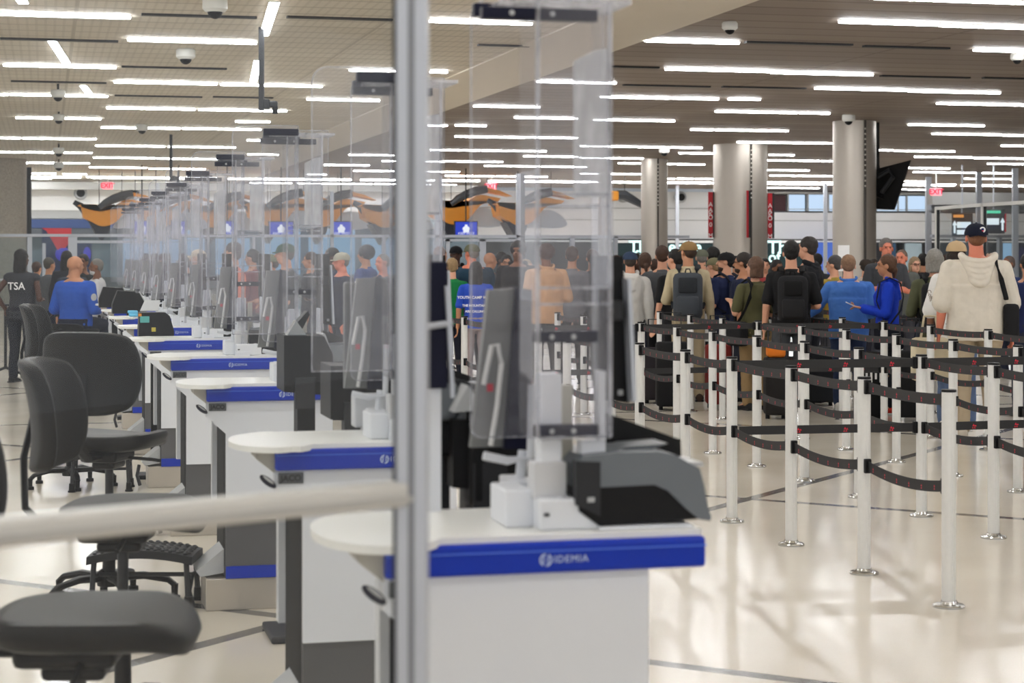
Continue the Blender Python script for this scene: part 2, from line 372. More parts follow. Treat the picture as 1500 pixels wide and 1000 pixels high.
# dome cameras on the ceiling
def dome(px, y, label, s=1.0, drop=0.0, first=[None]):
    x, yy = ceil_pt(px, y)
    t = thing('dome_camera', label, 'security camera', (x, yy, CEIL - drop), 0, 'ceiling security cameras')
    MB().lathe(0, 0, [(.10 * s, 0), (.12 * s, -.02), (.12 * s, -.10 * s), (.09 * s, -.13 * s)]).build('housing', M_lhouse, t, smooth=True)
    MB().ell((0, 0, -.12 * s), (.075 * s, .075 * s, .075 * s)).build('dome', M_black, t, smooth=True)
    if drop: MB().cyl(0, 0, 0, drop, .02).build('stem', M_dark, t)
for a in [(315, 6, 'white dome camera on the ceiling at upper left, the largest one', 1.15), (272, 78, 'white dome camera above the desks, under the second strip row', 1.1), (85, 128, 'dome camera hanging at far left, topmost of its column', 1.0, .1),
          (86, 168, 'dome camera at far left, second of its column', 1.0, .05), (86, 214, 'dome camera at far left, third of its column', 1.2, .1), (86, 236, 'dome camera at far left, lowest of its column', 1.3, .1), (208, 186, 'small boxy ceiling camera above the acrylic shields', 1.1),
          (1243, 172, 'dome camera in front of the column with the screen', 1.1), (973, 219, 'dome camera above the narrow steel column', 1.2), (1490, 84, 'small ceiling camera at the right picture edge', .8), (1069, 39, 'round white detector on the ceiling right of the plain strip', .8)]:
    dome(*a)
# ceiling poles with cameras
for px, y0, y1, lab in [(383, 40, 162, 'thick black ceiling pole with a camera at its lower end'), (250.5, 197, 266, 'thin black ceiling pole with a small camera, farther back')]:
    k = (HOR - y0) / 2.8; x, yy = G(px, k); t = thing('camera_pole', lab, 'pole', (x, yy, CEIL), -TH)
    b = Zk(y1, k) - CEIL
    MB().box(-.032, .032, -.032, .032, b, 0).build('pole', M_dark, t)
    c = MB().box(.03, .10, -.05, .05, b + .02, b + .14, .01).box(.09, .2, -.035, .035, b + .04, b + .12, .02).build('camera_body', M_dark, t)
    MB().cyl(.17, 0, b - .04, b + .05, .035).build('lens', M_black, t)

# ------------------------------------------------------------------ columns
def steel_mat():
    return mat('column_steel', (198, 190, 180), .42, .6, .06, 1.2)
M_col = steel_mat(); M_seam = mat('column_seam', (70, 66, 62), .5, .5); M_stud = mat('column_studs', (235, 230, 220), .3, .6)
def column(px0, px1, ytop, label, seam=.62, top=CEIL, m=None, k=None):
    k = k or (HOR - ytop) / 2.8; x, y = G((px0 + px1) / 2, k); r = (px1 - px0) / 2 / k
    t = thing('column', label, 'column', (x, y, 0), -TH)
    MB().lathe(0, 0, [(r, 0), (r, top)], 40).build('shaft', m or M_col, t, smooth=True)
    if seam is not None:
        a = -pi / 2 + math.asin((seam - .5) * 2)
        sx, sy = r * cos(a), r * sin(a)
        MB().box(sx - .022, sx + .022, sy - .03, sy + .01, 0, top).build('seam', M_seam, t)
        b = MB()
        for i in range(12): b.ell((sx, sy - .03, top - .18 - i * .11), (.02, .012, .02), 8, 6)
        b.build('studs', M_stud, t)
    return t
column(1045, 1124, 212, 'wide steel column between the two red banners', .64)
column(1220, 1283, 178, 'steel column carrying the black tilted screen', .66)
column(939, 978, 233, 'narrower steel column left of the wide one', .6)
column(876, 895, 252, 'slim steel column just right of the acrylic shield', None)
column(712, 740, 288, 'short distant steel column behind the glass doors', None, k=30)
M_conc = mat('speckled_stone', (164, 155, 143), .75, 0, .5, 26)
t = column(-30, 38, 233, 'rough stone column at the left picture edge', None, m=M_conc)
t = column(39, 46, 245, 'dark pipe beside the stone column', None, m=M_dark)
# red banners on the wide column
def banner(px0, px1, y0, y1, k, lab, letters):
    x, y = G((px0 + px1) / 2, k); w = (px1 - px0) / k; z0, z1 = Zk(y1, k), Zk(y0, k)
    t = thing('banner', lab, 'banner', (x, y, 0), -TH)
    MB().box(-w / 2, w / 2, -.04, .04, z0, z1).build('panel', mat('banner_red', (186, 16, 34), .5), t)
    MB().box(w / 2, w / 2 + .05, -.05, .05, z0, z1).build('edge_strip', M_ink, t)
    for c, zz in letters: text(c, .16, 'letter', M_wprint, t, (0, -.043, z0 + (z1 - z0) * zz))
kk = 56.5
LT = [('A', .72), ('A', .60), ('K', .52), ('O', .44), ('0', .28), ('M', .04)]
banner(1037.5, 1044, 281, 348, kk, 'red vertical banner on the left side of the wide column', LT)
banner(1124.5, 1131, 283, 349, kk, 'red vertical banner on the right side of the wide column', LT)
banner(1093.5, 1096.5, 279, 348, kk + 1.2, 'thin red banner edge at the seam of the wide column', [])
# hanging screen seen from behind
k = 67; x, y = G(1281, k); t = thing('hanging_screen', 'black screen seen from behind, hung on two ceiling poles', 'screen', (x, y, 0), -TH)
X_ = lambda px: (px - 1290) / k
MB().box(X_(1269), X_(1273), -.75, -.69, Zk(254, k), CEIL).build('pole', M_dark, t)
MB().box(X_(1283.5), X_(1287.5), -.75, -.69, Zk(249, k), CEIL).build('pole', M_black, t)
MB().box(X_(1270), X_(1288), -.76, -.68, Zk(256, k), Zk(245, k)).build('bracket', M_black, t)
zz = lambda y_: Zk(y_, k)
b = MB().add([(X_(1282), -.75, zz(250)), (X_(1327), -1.15, zz(238)), (X_(1310), -.62, zz(308)), (X_(1272), -.45, zz(306)),
              (X_(1284), -.67, zz(249)), (X_(1329), -1.07, zz(238)), (X_(1313), -.54, zz(307)), (X_(1275), -.37, zz(305))],
             [(0, 1, 2, 3), (4, 7, 6, 5), (0, 4, 5, 1), (1, 5, 6, 2), (2, 6, 7, 3), (3, 7, 4, 0)])
b.build('display_body', M_black, t)
MB().tube([(X_(1284), -.86, zz(262)), (X_(1298), -1.0, zz(252)), (X_(1304), -1.0, zz(262)), (X_(1290), -.8, zz(284))], .05).build('mount_arm', M_dark, t)
MB().tube([(X_(1274), -.7, zz(252)), (X_(1276), -.72, zz(285)), (X_(1292), -.85, zz(290))], .05).build('mount_arm', M_black, t)
# slim mullion posts of the hall
for px, y0, w, lab in [(1209, 268, 5, 'slim white post left of the screen column'), (1360, 259, 8, 'slim pale post right of the exit sign'), (1434, 252, 8, 'slim pale post behind the man in the cream hoodie'), (1487, 246, 8, 'slim pale post near the right picture edge'), (992, 271, 5, 'slim white post between the steel columns')]:
    k = (HOR - y0) / 2.8; x, y = G(px, k)
    t = tag(MB().box(-w / 2 / k, w / 2 / k, -.08, .08, 0, CEIL).build('post', M_frame, None), lab, 'post'); t.location = (x, y, 0); t.rotation_euler = (0, 0, -TH)

# ------------------------------------------------------------------ far wall and shops
M_bulk = mat('white_bulkhead', (244, 244, 244), .6, 0, .02, 1); M_bulk2 = mat('grey_bulkhead', (182, 182, 180), .6, 0, .04, 1)
struct(MB().box(X0, X1, Y1, Y1 + .2, 0, CEIL).build('wall_back', mat('far_wall', (190, 192, 196), .7)))
struct(MB().box(X1, X1 + .2, Y0, Y1, 0, CEIL).build('wall_right', mat('side_wall', (196, 196, 196), .7)))
def panel(px0, px1, y0, y1, Y, depth=.1):
    xa, ka = at_Y(px0, Y); xb, kb = at_Y(px1, Y); k = (ka + kb) / 2
    return MB().box(xa, xb, Y, Y + depth, max(0, Zk(y1, k)), min(CEIL, Zk(y0, k)))
def sp(nm, i, px0, px1, y0, y1, Y, m, depth=.1):
    return struct(panel(px0, px1, y0, y1, Y, depth).build(nm % i, m))
n = 20
for a in [(700, 1560, 311, 350, 80, M_bulk, .4), (700, 1050, 280, 311, 80.1, M_bulk, .4), (700, 1560, 305.5, 306.5, 79.95, M_bulk2), (700, 1560, 322.5, 323.4, 79.95, M_bulk2), (700, 1560, 350, 352, 79.9, M_ink, .2),
          (700, 1560, 352, 354.5, 79.8, M_bulk, .3), (700, 1050, 272, 280, 79.5, mat('pale_blue_band', (196, 208, 222), .4)), (-60, 700, 279, 309, 76, M_bulk, .4), (-60, 700, 309, 321, 76.1, M_bulk2, .3),
          (-60, 260, 321, 334, 75.9, mat('navy_band', (28, 58, 112), .5), .3), (260, 700, 321, 331, 75.9, mat('teal_grey_band', (150, 175, 178), .5), .3), (-60, 170, 334, 345, 75.95, mat('dark_store', (70, 76, 84), .5), .3),
          (-60, 700, 268, 279, 74.5, M_bulk2, .4)]:
    sp('trim_%d', n, *a[:5], a[5], *(a[6:7])); n += 1
M_day = emis('daylight_window', (196, 220, 246), 1.05, False); M_day2 = emis('daylight_low', (142, 178, 208), .85, False)
wi = 1
for (a, b, y0, y1, Y, m) in [(1155, 1179, 285, 309, 80, M_day), (1184, 1207, 285, 309, 80, M_day), (1214, 1222, 285, 309, 80, M_day), (1316, 1326, 287, 309, 80, M_day), (1329, 1355, 287, 309, 80, M_day), (1284, 1314, 287, 309, 80, M_day)]:
    w = struct(panel(a, b, y0, y1, Y, .05).build('window_%d' % wi, m)); wi += 1
    x0, k0 = at_Y(a, Y); x1, _ = at_Y(b, Y)
    MB().box(x0 - .06, x0, Y - .05, Y + .1, Zk(y1, k0), Zk(y0, k0)).build('window_frame', M_bulk2, w)
tag(panel(1131, 1151, 286, 309, 79.9, .08).build('wall_plaque', mat('maroon_board', (72, 40, 44), .6)), 'dark maroon board on the far wall beside the right red banner', 'board')
sp('trim_%d', 60, 1050, 1560, 282, 285, 79.9, M_bulk2)
# daylight behind the glass wall at left
for (a, b, y0, y1, m) in [(270, 300, 334, 400, M_day2), (316, 366, 349, 402, M_day2), (384, 440, 334, 402, M_day2), (452, 520, 334, 402, M_day2), (530, 620, 349, 402, M_day2), (180, 262, 350, 402, M_day2)]:
    struct(panel(a, b, y0, y1, 76, .05).build('window_%d' % wi, m)); wi += 1
sp('trim_%d', 61, -60, 700, 334, 405, 77, mat('far_dark', (96, 108, 118), .6), .1)
# shop fronts
def shop(px0, px1, label, lines, bg, k):
    Y = 78.5; xa, ka = at_Y(px0, Y); xb, _ = at_Y(px1, Y)
    t = thing('shop_sign', label, 'sign', ((xa + xb) / 2, Y, 0), 0); w = (xb - xa) / 2
    MB().box(-w, w, 0, .1, 0, Zk(354.5, ka)).build('backing', bg, t)
    MB().box(-w, w, -.02, .02, Zk(354.5, ka) - .03, Zk(353, ka) + .03).build('frame', M_bulk, t)
    for s, px, y, sz in lines:
        x_, kk_ = at_Y(px, Y); text(s, sz, 'lettering', emis('sign_letters', (214, 250, 246), 1.6, False), t, (x_ - (xa + xb) / 2, -.03, Zk(y, kk_)), align='LEFT', off=.012)
M_store = mat('dark_teal_glass', (30, 52, 56), .3)
shop(905, 1044, 'dark shop sign with glowing white serif words behind the narrow column', [('The Recipe', 921, 362, .72), ('for', 929, 375, .62)], M_store, 35)
shop(1122, 1176, 'dark shop sign with glowing white words right of the wide column', [('The', 1124, 363, .82), ('of G', 1125, 377, .7)], M_store, 35)
t = tag(panel(1176, 1222, 355, 430, 78.5, .1).build('display_wall', emis('violet_display', (96, 128, 220), .75, False)), 'blue violet lit display beside the white lettering', 'display')
x_, kk_ = at_Y(1187, 78.4); text('t', .72, 'lettering', emis('sign_letters', (214, 250, 246), 1.6, False), t, (x_, 78.44, Zk(363, kk_)), off=.012)
tag(panel(1230, 1262, 355, 430, 79, .1).build('display_wall', emis('violet_display', (96, 128, 220), .75, False)), 'blue lit display behind the screen column', 'display')
for (a, b, col, lab) in [(1296, 1312, (60, 90, 120), 'dark blue shop window right of the screen column'), (1316, 1322, (30, 34, 38), 'narrow dark shop opening'), (1326, 1350, (176, 196, 206), 'pale shop window right of the screen column')]:
    tag(panel(a, b, 356, 430, 79.2, .1).build('shop_window', mat('shop_%d' % a, col, .3)), lab, 'shop window')
# wall speakers
for px, y, lab in [(118, 283, 'black round wall speaker, left of two on the white wall'), (197, 283, 'black round wall speaker, right of two on the white wall'), (273, 283, 'dark wall speaker half hidden by the shields'), (912, 288, 'round wall speaker right of the slim column'), (995, 289, 'round wall speaker behind the slim white post')]:
    X, k = at_Y(px, 75.7 if px < 600 else 79.7); Yq = 75.7 if px < 600 else 79.7
    t = thing('wall_speaker', lab, 'speaker', (X, Yq, Zk(y, k)), 0, 'speakers on the far white wall')
    MB().lathe(0, 0, [(.26, 0), (.26, .22), (.20, .30)]).xf(Matrix.Rotation(pi / 2, 4, 'X')).build('housing', M_lightg, t, smooth=True)
    MB().lathe(0, 0, [(.17, .28), (.15, .34)]).xf(Matrix.Rotation(pi / 2, 4, 'X')).build('cone', M_black, t, smooth=True)
# exit signs
M_exit = emis('exit_red', (240, 58, 84), 1.3, False)
M_exd = mat('exit_letter_ground', (255, 150, 160), .5, emit=.8)
for px, y, w, k, lab in [(157.5, 272, 15, 40, 'red exit sign hanging over the left wave sculpture'), (719.5, 273, 15, 40, 'red exit sign hanging over the glass doors'), (1371.5, 281, 16, 42, 'pink red exit sign left of the slim posts')]:
    x, yy = G(px, k); t = thing('exit_sign', lab, 'exit sign', (x, yy, Zk(y, k)), -TH)
    W = w / 2 / k; H = 5.2 / k
    MB().box(-W, W, 0, .06, -H, H).build('face', M_exd, t)
    MB().box(-W - .01, W + .01, .02, .08, -H - .01, H + .01).box(-.02, .02, .03, .07, H, CEIL - Zk(y, k)).build('casing', M_lhouse, t)
    text('EXIT', .25, 'lettering', M_exit, t, (0, -.01, 0), off=.006, ext=.004)
# ------------------------------------------------------------------ orange wave sculptures hanging in the far hall
M_or = mat('orange_panel', (240, 160, 52), .5, 0, .08, 2); M_garm = mat('sculpture_arm', (84, 88, 94), .45, .4); M_dkarm = mat('sculpture_keel', (52, 56, 66), .5, .3)
M_lite = mat('pale_canopy', (205, 216, 228), .5)
WN = [0]
def wave(px, y, s, label, full=True, Y=66.0):
    WN[0] += 1; Y = 64.5 + 2.6 * (WN[0] % 2); s *= 1.08
    X, k = at_Y(px, Y); q = s / k
    t = thing('wave_sculpture', label, 'sculpture', (X, Y, Zk(y, k)), 0, 'hanging wave sculptures')
    P = lambda pts: [(a * q, -b * q) for a, b in pts]
    # orange body: dips then rises to a crest
    top = [(-34, -8), (-22, 0), (-8, 3), (6, 1), (18, -6), (30, -13), (40, -16), (52, -14), (64, -10)]
    bot = [(64, -6), (50, -4), (40, -2), (31, 7), (22, 18), (10, 25), (-4, 26), (-16, 20), (-26, 8)]
    poly = smoothpoly(top, 3)[:-3] + smoothpoly(bot, 3)[:-3]
    MB().prism(P(poly), 'y', -.6, .6).build('orange_wing', M_or, t)
    a = [(-6, -2), (4, -10), (16, -16), (30, -21), (46, -24)]
    MB().tube([(x_ * q, -.8, -z_ * q) for x_, z_ in a], [.09, .13, .15, .16, .14]).build('arm', M_garm, t, smooth=True)
    MB().prism(P([(40, -28), (66, -22), (84, -14), (64, -18), (44, -22)]), 'y', -.7, .2).build('orange_crest', M_or, t)
    ZZ = CEIL - Zk(y, k)
    MB().tube([(30 * q, 0, 13 * q), (30 * q, 0, ZZ)], .012).tube([(-6 * q, -.8, 2 * q), (-6 * q, -.8, ZZ)], .012).tube([(50 * q, -.4, 22 * q), (50 * q, -.4, ZZ)], .012).build('cable', M_dkarm, t)
    if full:
        c = [(-44, -12), (-34, -6), (-24, 6), (-14, 18), (-8, 26), (-4, 36)]
        MB().tube([(x_ * q, 0, -z_ * q) for x_, z_ in c], [.08, .12, .14, .16, .2, .15]).build('keel', M_dkarm, t, smooth=True)
        MB().prism(P([(-20, 22), (-6, 18), (12, 24), (10, 34), (-2, 52), (-12, 36)]), 'y', -.5, .5).build('pod', M_dkarm, t)
        MB().prism(P(smoothpoly([(16, 28), (30, 10), (46, 2), (64, 8), (78, 24), (60, 30), (36, 29)], 3)), 'y', -.2, .2).build('canopy', M_lite, t)
for px, y, s, lab in [(150, 307, .86, 'orange and grey wave sculpture at far left, nearest the stone column'), (232, 309, .86, 'orange wave sculpture behind the massed acrylic shields'), (308, 309, .86, 'orange wave sculpture behind the tall clear shields'), (394, 306, .9, 'orange wave sculpture above the man in the green cap'),
                      (466, 307, .9, 'orange wave sculpture left of the tall frame'), (560, 308, .9, 'orange wave sculpture just behind the tall frame'), (660, 302, .95, 'orange wave sculpture over the glass doors'), (756, 305, .9, 'orange wave sculpture beside the dark door post')]:
    wave(px, y, s, lab)
X, k = at_Y(915, 66); t = thing('wave_sculpture', 'grey arm with orange tip beside the slim steel column', 'sculpture', (X, 66, Zk(290, k)), 0, 'hanging wave sculptures')
MB().tube([(-.3, 0, .12), (0, 0, .1), (.35, 0, -.08), (.75, 0, -.3)], [.16, .18, .15, .1]).build('arm', M_garm, t, smooth=True)
MB().tube([(0, 0, .1), (0, 0, CEIL - Zk(290, k))], .012).build('cable', M_dkarm, t)
MB().box(-.75, -.3, -.3, .3, -.1, .25, .05).build('orange_tip', M_or, t)
# ------------------------------------------------------------------ glass screen wall behind the crowd
GY = 55.0
def frame_bar(px0, px1, y0, y1, Y=GY, m=None, name='mullion', par=None, depth=.14):
    return panel(px0, px1, y0, y1, Y, depth).build(name, m or M_frame, par)
gw = thing('glass_wall', 'white framed glass door wall behind the waiting crowd', 'glass wall', (0, 0, 0))
for a in [(-40, 1010, 343.5, 347.5), (40, 47, 347, 520), (62, 67, 356, 520), (100, 113, 346, 520), (229, 234, 268, 520), (343, 348, 300, 520), (370, 374, 346, 520), (484, 489, 280, 520), (560, 565, 346, 520), (638, 648, 258, 520), (653, 659, 350, 520), (703, 712, 350, 520), (757, 763, 254, 520),
          (-40, 110, 408, 411), (113, 229, 352, 356), (650, 758, 350, 353.5), (836, 842, 346, 520), (900, 905, 346, 520)]:
    frame_bar(*a, par=gw)
frame_bar(763, 769, 254, 520, m=M_dark, par=gw)
for a, b in [(-40, 110), (113, 343), (348, 638), (648, 757), (769, 900)]:
    panel(a, b, 348, 520, GY + .05, .02).build('pane', M_wglass, gw)
for px0, px1, lab in [(62, 104, 'red and violet lit poster behind the glass wall, left one'), (112, 134, 'blue violet lit poster behind the glass wall, right one')]:
    X, k = at_Y((px0 + px1) / 2, 60)
    t = thing('poster_screen', lab, 'poster', (X, 60, 0), 0)
    w = (px1 - px0) / 2 / k
    MB().box(-w, w, 0, .1, 0, Zk(334 if px0 < 80 else 352, k)).build('panel', mat('poster_navy', (34, 44, 84), .4, emit=.2), t)
    if px0 < 80:
        MB().prism([(-w, Zk(334, k)), (w, Zk(334, k)), (w, Zk(352, k)), (.1, Zk(372, k)), (-w * .7, Zk(338, k))], 'y', -.02, 0).build('red_shape', mat('poster_red', (196, 44, 52), .4, emit=.35), t)
    MB().ell((w * .4, -.01, Zk(372, k)), (w * .5, .02, .22)).build('violet_patch', mat('poster_violet', (72, 66, 190), .4, emit=.4), t)
# blue information screens with a white figure
for px, y, w, lab in [(683, 335, 32, 'blue information screen with white hand figure over the glass doors'), (208, 334, 22, 'blue information screen at far left behind the shields'), (412, 335, 34, 'blue information screen above the man in the green cap'), (500, 335, 30, 'blue information screen left of the tall frame'), (333, 334, 26, 'blue information screen behind the tall clear shields'), (262, 334, 20, 'small blue information screen behind the massed shields')]:
    X, k = at_Y(px, 62); t = thing('information_screen', lab, 'screen', (X, 62, Zk(y, k)), 0, 'blue information screens')
    W = w / 2 / k; H = 10 / k
    MB().box(-W - .03, W + .03, .02, .12, -H - .03, H + .03).build('casing', M_dark, t)
    MB().box(-.02, .02, .05, .09, H, CEIL - Zk(y, k)).build('hanger', M_dark, t)
    MB().box(-W, W, 0, .03, -H, H).build('display', mat('screen_blue', (22, 50, 170), .3, emit=.7), t)
    MB().box(-.10, .10, -.01, 0, -.12, .02).box(-.05, .04, -.01, 0, .02, .14).ell((0, -.005, .0), (.13, .008, .09), 10, 6).build('figure', emis('screen_white', (235, 240, 250), 1.0, False), t)
    text('KEEP WEST', .11, 'caption', emis('screen_white', (235, 240, 250), 1.0, False), t, (0, -.01, -H * .7))
# ------------------------------------------------------------------ framed glass screen at right with road-style signs behind
for pxa, pxb, ya, yb, pe, lab, first in [(1373, 1438, 304.5, 299.5, None, 'white framed glass screen behind the grey haired woman', True), (1441, 1512, 299.5, 295, None, 'white framed glass screen at the right picture edge', False)]:
    ka, kb = (370 - ya) / .70, (370 - yb) / .70
    A = Vector((*G(pxa, ka), 0)); B = Vector((*G(pxb, kb), 0)); L = (B - A).length
    t = thing('glass_screen', lab, 'glass screen', A, math.atan2(B.y - A.y, B.x - A.x), 'framed glass screens')
    MB().box(-.04, L + .04, -.03, .03, 2.29, 2.34).build('top_rail', M_rail, t)
    MB().box(-.04, .04, -.03, .03, 0, 2.29).build('post', M_rail, t)
    MB().box(.04, .055, -.02, .02, .1, 2.29).build('gasket', M_gasket, t)
    MB().box(.05, L - .05, -.005, .005, .1, 2.29).build('pane', clear('screen_glass', tint=(248, 250, 250), haze=.02, hs=.6, refl=.12), t)
M_signd = mat('sign_dark', (58, 58, 62), .5); M_signw = emis('sign_white', (226, 238, 244), 1.15, False)
for px, y0, y1, w, arrow, barc, lab in [(1410, 312, 346, 30, -1, (236, 160, 90), 'dark direction sign with white arrow and amber header'), (1456, 306, 342, 32, 1, (80, 214, 170), 'dark direction sign with white arrow and green header')]:
    k = 46; x, yy = G(px, k); t = thing('direction_sign', lab, 'sign', (x, yy, 0), -TH); W = w / 2 / k; z0, z1 = Zk(y1, k), Zk(y0, k)
    MB().box(-W, W, 0, .1, z0, z1).build('board', M_signd, t)
    MB().box(-.02, .02, .03, .08, z1, CEIL).build('hanger', M_frame, t)
    MB().box(-W * .9, W * (.1 if arrow < 0 else .6), -.02, 0, z1 - .14, z1 - .05).build('header_band', emis('hdr%d' % px, barc, 1.0, False), t)
    b = MB(); H = z1 - z0
    for i, (zz0, zz1) in enumerate([(.36, .62), (.08, .28)]):
        b.box(-W * .55 if arrow < 0 else -W * .9, W * .8 if arrow < 0 else W * .45, -.02, 0, z0 + H * zz0, z0 + H * zz1)
        if arrow > 0: break
    b.build('white_panel', M_signw, t)
    ax = W * .78 * arrow
    MB().prism([(ax - .03, z0 + .1), (ax + .03, z0 + .1), (ax + .03, z0 + .35), (ax + .08, z0 + .35), (ax, z0 + .5), (ax - .08, z0 + .35), (ax - .03, z0 + .35)], 'y', -.02, 0).build('arrow', M_signw, t)
    if arrow > 0: MB().box(W * .98, W * 1.1, -.02, .05, z0 + .05, z1 - .15).build('red_strip', M_red, t)
sp('trim_%d', 62, 1366, 1560, 282, 300, 62, M_bulk2, .4)
sp('trim_%d', 63, 1366, 1560, 344, 348, 60, M_frame, .2)
for i, (a, b) in enumerate([(1396, 1400), (1442, 1447), (1464, 1468), (1488, 1492)]): sp('trim_%d', 64 + i, a, b, 348, 420, 60, M_frame, .2)
struct(panel(1470, 1486, 356, 430, 60.2, .05).build('window_%d' % 30, M_day2))
# ------------------------------------------------------------------ tall frame and glass in front of the viewer
A = Vector((*G(604, 1070), 0)); Bn = Vector((*G(0, 1247), 0)); dirn = (Bn - A).normalized(); ang = math.atan2(dirn.y, dirn.x)
fr = thing('glass_partition', 'tall aluminium post with pale cross rail and a clear glass pane, nearest the viewer', 'partition', A, ang)
# local +x runs from the post towards the left pane; the post is turned to face the viewer
pr = -TH - ang
def rot_box(name, m, x0, x1, y0, y1, z0, z1, bv=0):
    o = MB().box(x0, x1, y0, y1, z0, z1, bv).build(name, m, fr); o.rotation_euler = (0, 0, pr); return o
rot_box('post', M_frame, -.0205, .0215, -.03, .03, 0, 3.2, .004)
rot_box('post_groove', mat('groove_grey', (120, 122, 128), .5), -.004, .004, -.0315, -.029, 0, 3.2)
rot_box('gasket', M_gasket, -.026, -.0195, -.012, .03, 0, 3.2)
MB().box(.0, 1.15, -.022, .022, 1.276, 1.309, .006).build('cross_rail', M_rail, fr)
MB().box(.0, 1.15, -.026, .026, 1.283, 1.291).build('rail_groove', mat('groove_pale', (176, 174, 170), .5), fr)
MB().box(.02, 1.15, -.004, .004, .05, 3.2).build('pane', M_glass, fr)
o = MB().box(-.022, .022, -.022, .022, 0, 3.2, .004).build('post', M_frame, fr); o.location = (1.17, 0, 0)

# ------------------------------------------------------------------ inspection desks
ZT = 1.01
def make_desk(L, wide):
    t = thing('inspection_desk', '-', 'desk', (0, 0, 0))
    out = [(L - .005, -.004), (L - .005, .40), (L - .05, .43), (.05, .43), (-.05, .39), (-.105, .30), (-.125, .17), (-.11, .04), (-.065, -.05), (0, -.085), (.045, -.06), (.085, -.02), (.12, -.004)]
    top = MB(); pts = [out[0], out[1], out[2]] + smoothpoly(out[3:12], 4)[:-4] + [out[12]]
    top.prism(pts, 'z', ZT, ZT + .018); top.build('worktop', M_whitetop, t, smooth=25)
    tr = MB().box(0, L, -.022, .012, ZT - .062, ZT + .004, .008).build('edge_trim', M_blue, t)
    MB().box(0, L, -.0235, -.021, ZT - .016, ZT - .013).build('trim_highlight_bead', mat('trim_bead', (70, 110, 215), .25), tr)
    c = [( .345 + .012 * cos(a * pi / 6), ZT - .033 + .012 * sin(a * pi / 6)) for a in range(12)]
    g = MB()
    for i in range(12):
        a0, a1 = i * pi / 6, (i + 1) * pi / 6
        if i in (2, 8): continue
        g.add([(.34 + .014 * cos(a0), -.0235, ZT - .033 + .014 * sin(a0)), (.34 + .014 * cos(a1), -.0235, ZT - .033 + .014 * sin(a1)), (.34 + .0105 * cos(a1), -.0235, ZT - .033 + .0105 * sin(a1)), (.34 + .0105 * cos(a0), -.0235, ZT - .033 + .0105 * sin(a0))], [(0, 1, 2, 3)])
    g.box(.334, .3365, -.0238, -.0232, ZT - .041, ZT - .025).box(.3435, .346, -.0238, -.0232, ZT - .041, ZT - .025)
    g.build('emblem', M_logo, tr)
    text('IDEMIA', .021, 'lettering', M_logo, tr, (.395, -.0235, ZT - .033), space=1.15)
    MB().box(.09, .56, .035, .44, .145, ZT).build('carcass', M_grey, t)
    MB().box(.086, .09, .05, .43, .2, ZT - .06).build('side_panel', M_dkgrey, t)
    b = MB()
    for i in range(9): b.box(.083, .0865, .065 + i * .04, .085 + i * .04, .22, .88)
    b.build('side_vents', M_black, t)
    fp = MB().prism([(0.0, ZT - .06), (.575, ZT - .06), (.575, .41), (.09, .41), (.09, .80), (0.0, ZT - .13)], 'y', .006, .035).build('front_panel', M_white, t)
    MB().box(.06, .085, .40, .46, .40, ZT - .02).build('rear_strip', M_white, t)
    MB().box(.09, .40, .012, .036, .145, .2).build('toe_stripe', M_blue, t)
    MB().box(.09, .56, .02, .036, .2, .41).build('lower_panel', M_grey, t)
    MB().box(-.0, .36, .02, .30, 0.0, .145, .004).build('floor_box', M_steel, t)
    MB().prism([(-.04, .175), (.085, .275), (.085, .165), (-.02, .15)], 'y', .06, .30).build('foot_plate', M_lightg, t)
    MB().tube([(-.055, .12, .15), (-.07, .1, .08), (-.05, .1, .01)], .012).build('floor_hook', M_dark, t, smooth=True)
    MB().prism([(-.06, ZT), (.0, ZT), (.0, ZT - .07), (-.05, ZT - .03)], 'y', .0, .2).build('under_bracket', mat('bracket_beige', (176, 172, 162), .5), t)
    lv = MB().ell((0, 0, 0), (.032, .014, .012), 14, 8).xf(Matrix.Translation((-.02, .0, ZT - .095)) @ Matrix.Rotation(radians(38), 4, 'Y')).build('latch', M_navy, t, smooth=True)
    MB().ell((0, 0, 0), (.022, .006, .004), 12, 6).xf(Matrix.Translation((-.02, -.016, ZT - .088)) @ Matrix.Rotation(radians(38), 4, 'Y')).build('latch_face', M_lightg, lv, smooth=True)
    pl = MB().box(.012, .09, .0, .007, ZT - .104, ZT - .07, .002).build('name_plate', M_plate, t)
    text('JACO', .026, 'lettering', M_ink, pl, (.051, -.001, ZT - .087), off=.0012)
    return t
DK = [(562, 710, .695), (402, 475, .535), (302, 325, .58), (250, 257, .615), (217, 213, .60), (None, 15.65, .6), (None, 17.9, .6), (None, 20.2, .6), (None, 22.5, .6), (None, 24.8, .6)]
DL = ['white inspection desk with blue edge, nearest, crossed by the tall frame', 'white inspection desk with blue edge, second from the viewer', 'white inspection desk, third from the viewer, behind the black kiosk',
      'white inspection desk, fourth from the viewer, its maker plate in full view', 'white inspection desk, fifth from the viewer, beside the big black chair back', 'white inspection desk, sixth from the viewer, under the stickered black box',
      'white inspection desk, seventh from the viewer, behind the stickered black box', 'distant inspection desk, eighth in the row, beside the man in blue', 'distant inspection desk, ninth in the row', 'farthest inspection desk of the row']
desks = []
for (px, k, L), lab in zip(DK, DL):
    if px is None: x, y = .70, k
    else: x, y = G(px, k)
    t = make_desk(L, True); t.location = (x, y, 0); t['label'] = lab; t['group'] = 'row of inspection desks'; desks.append((x, y))

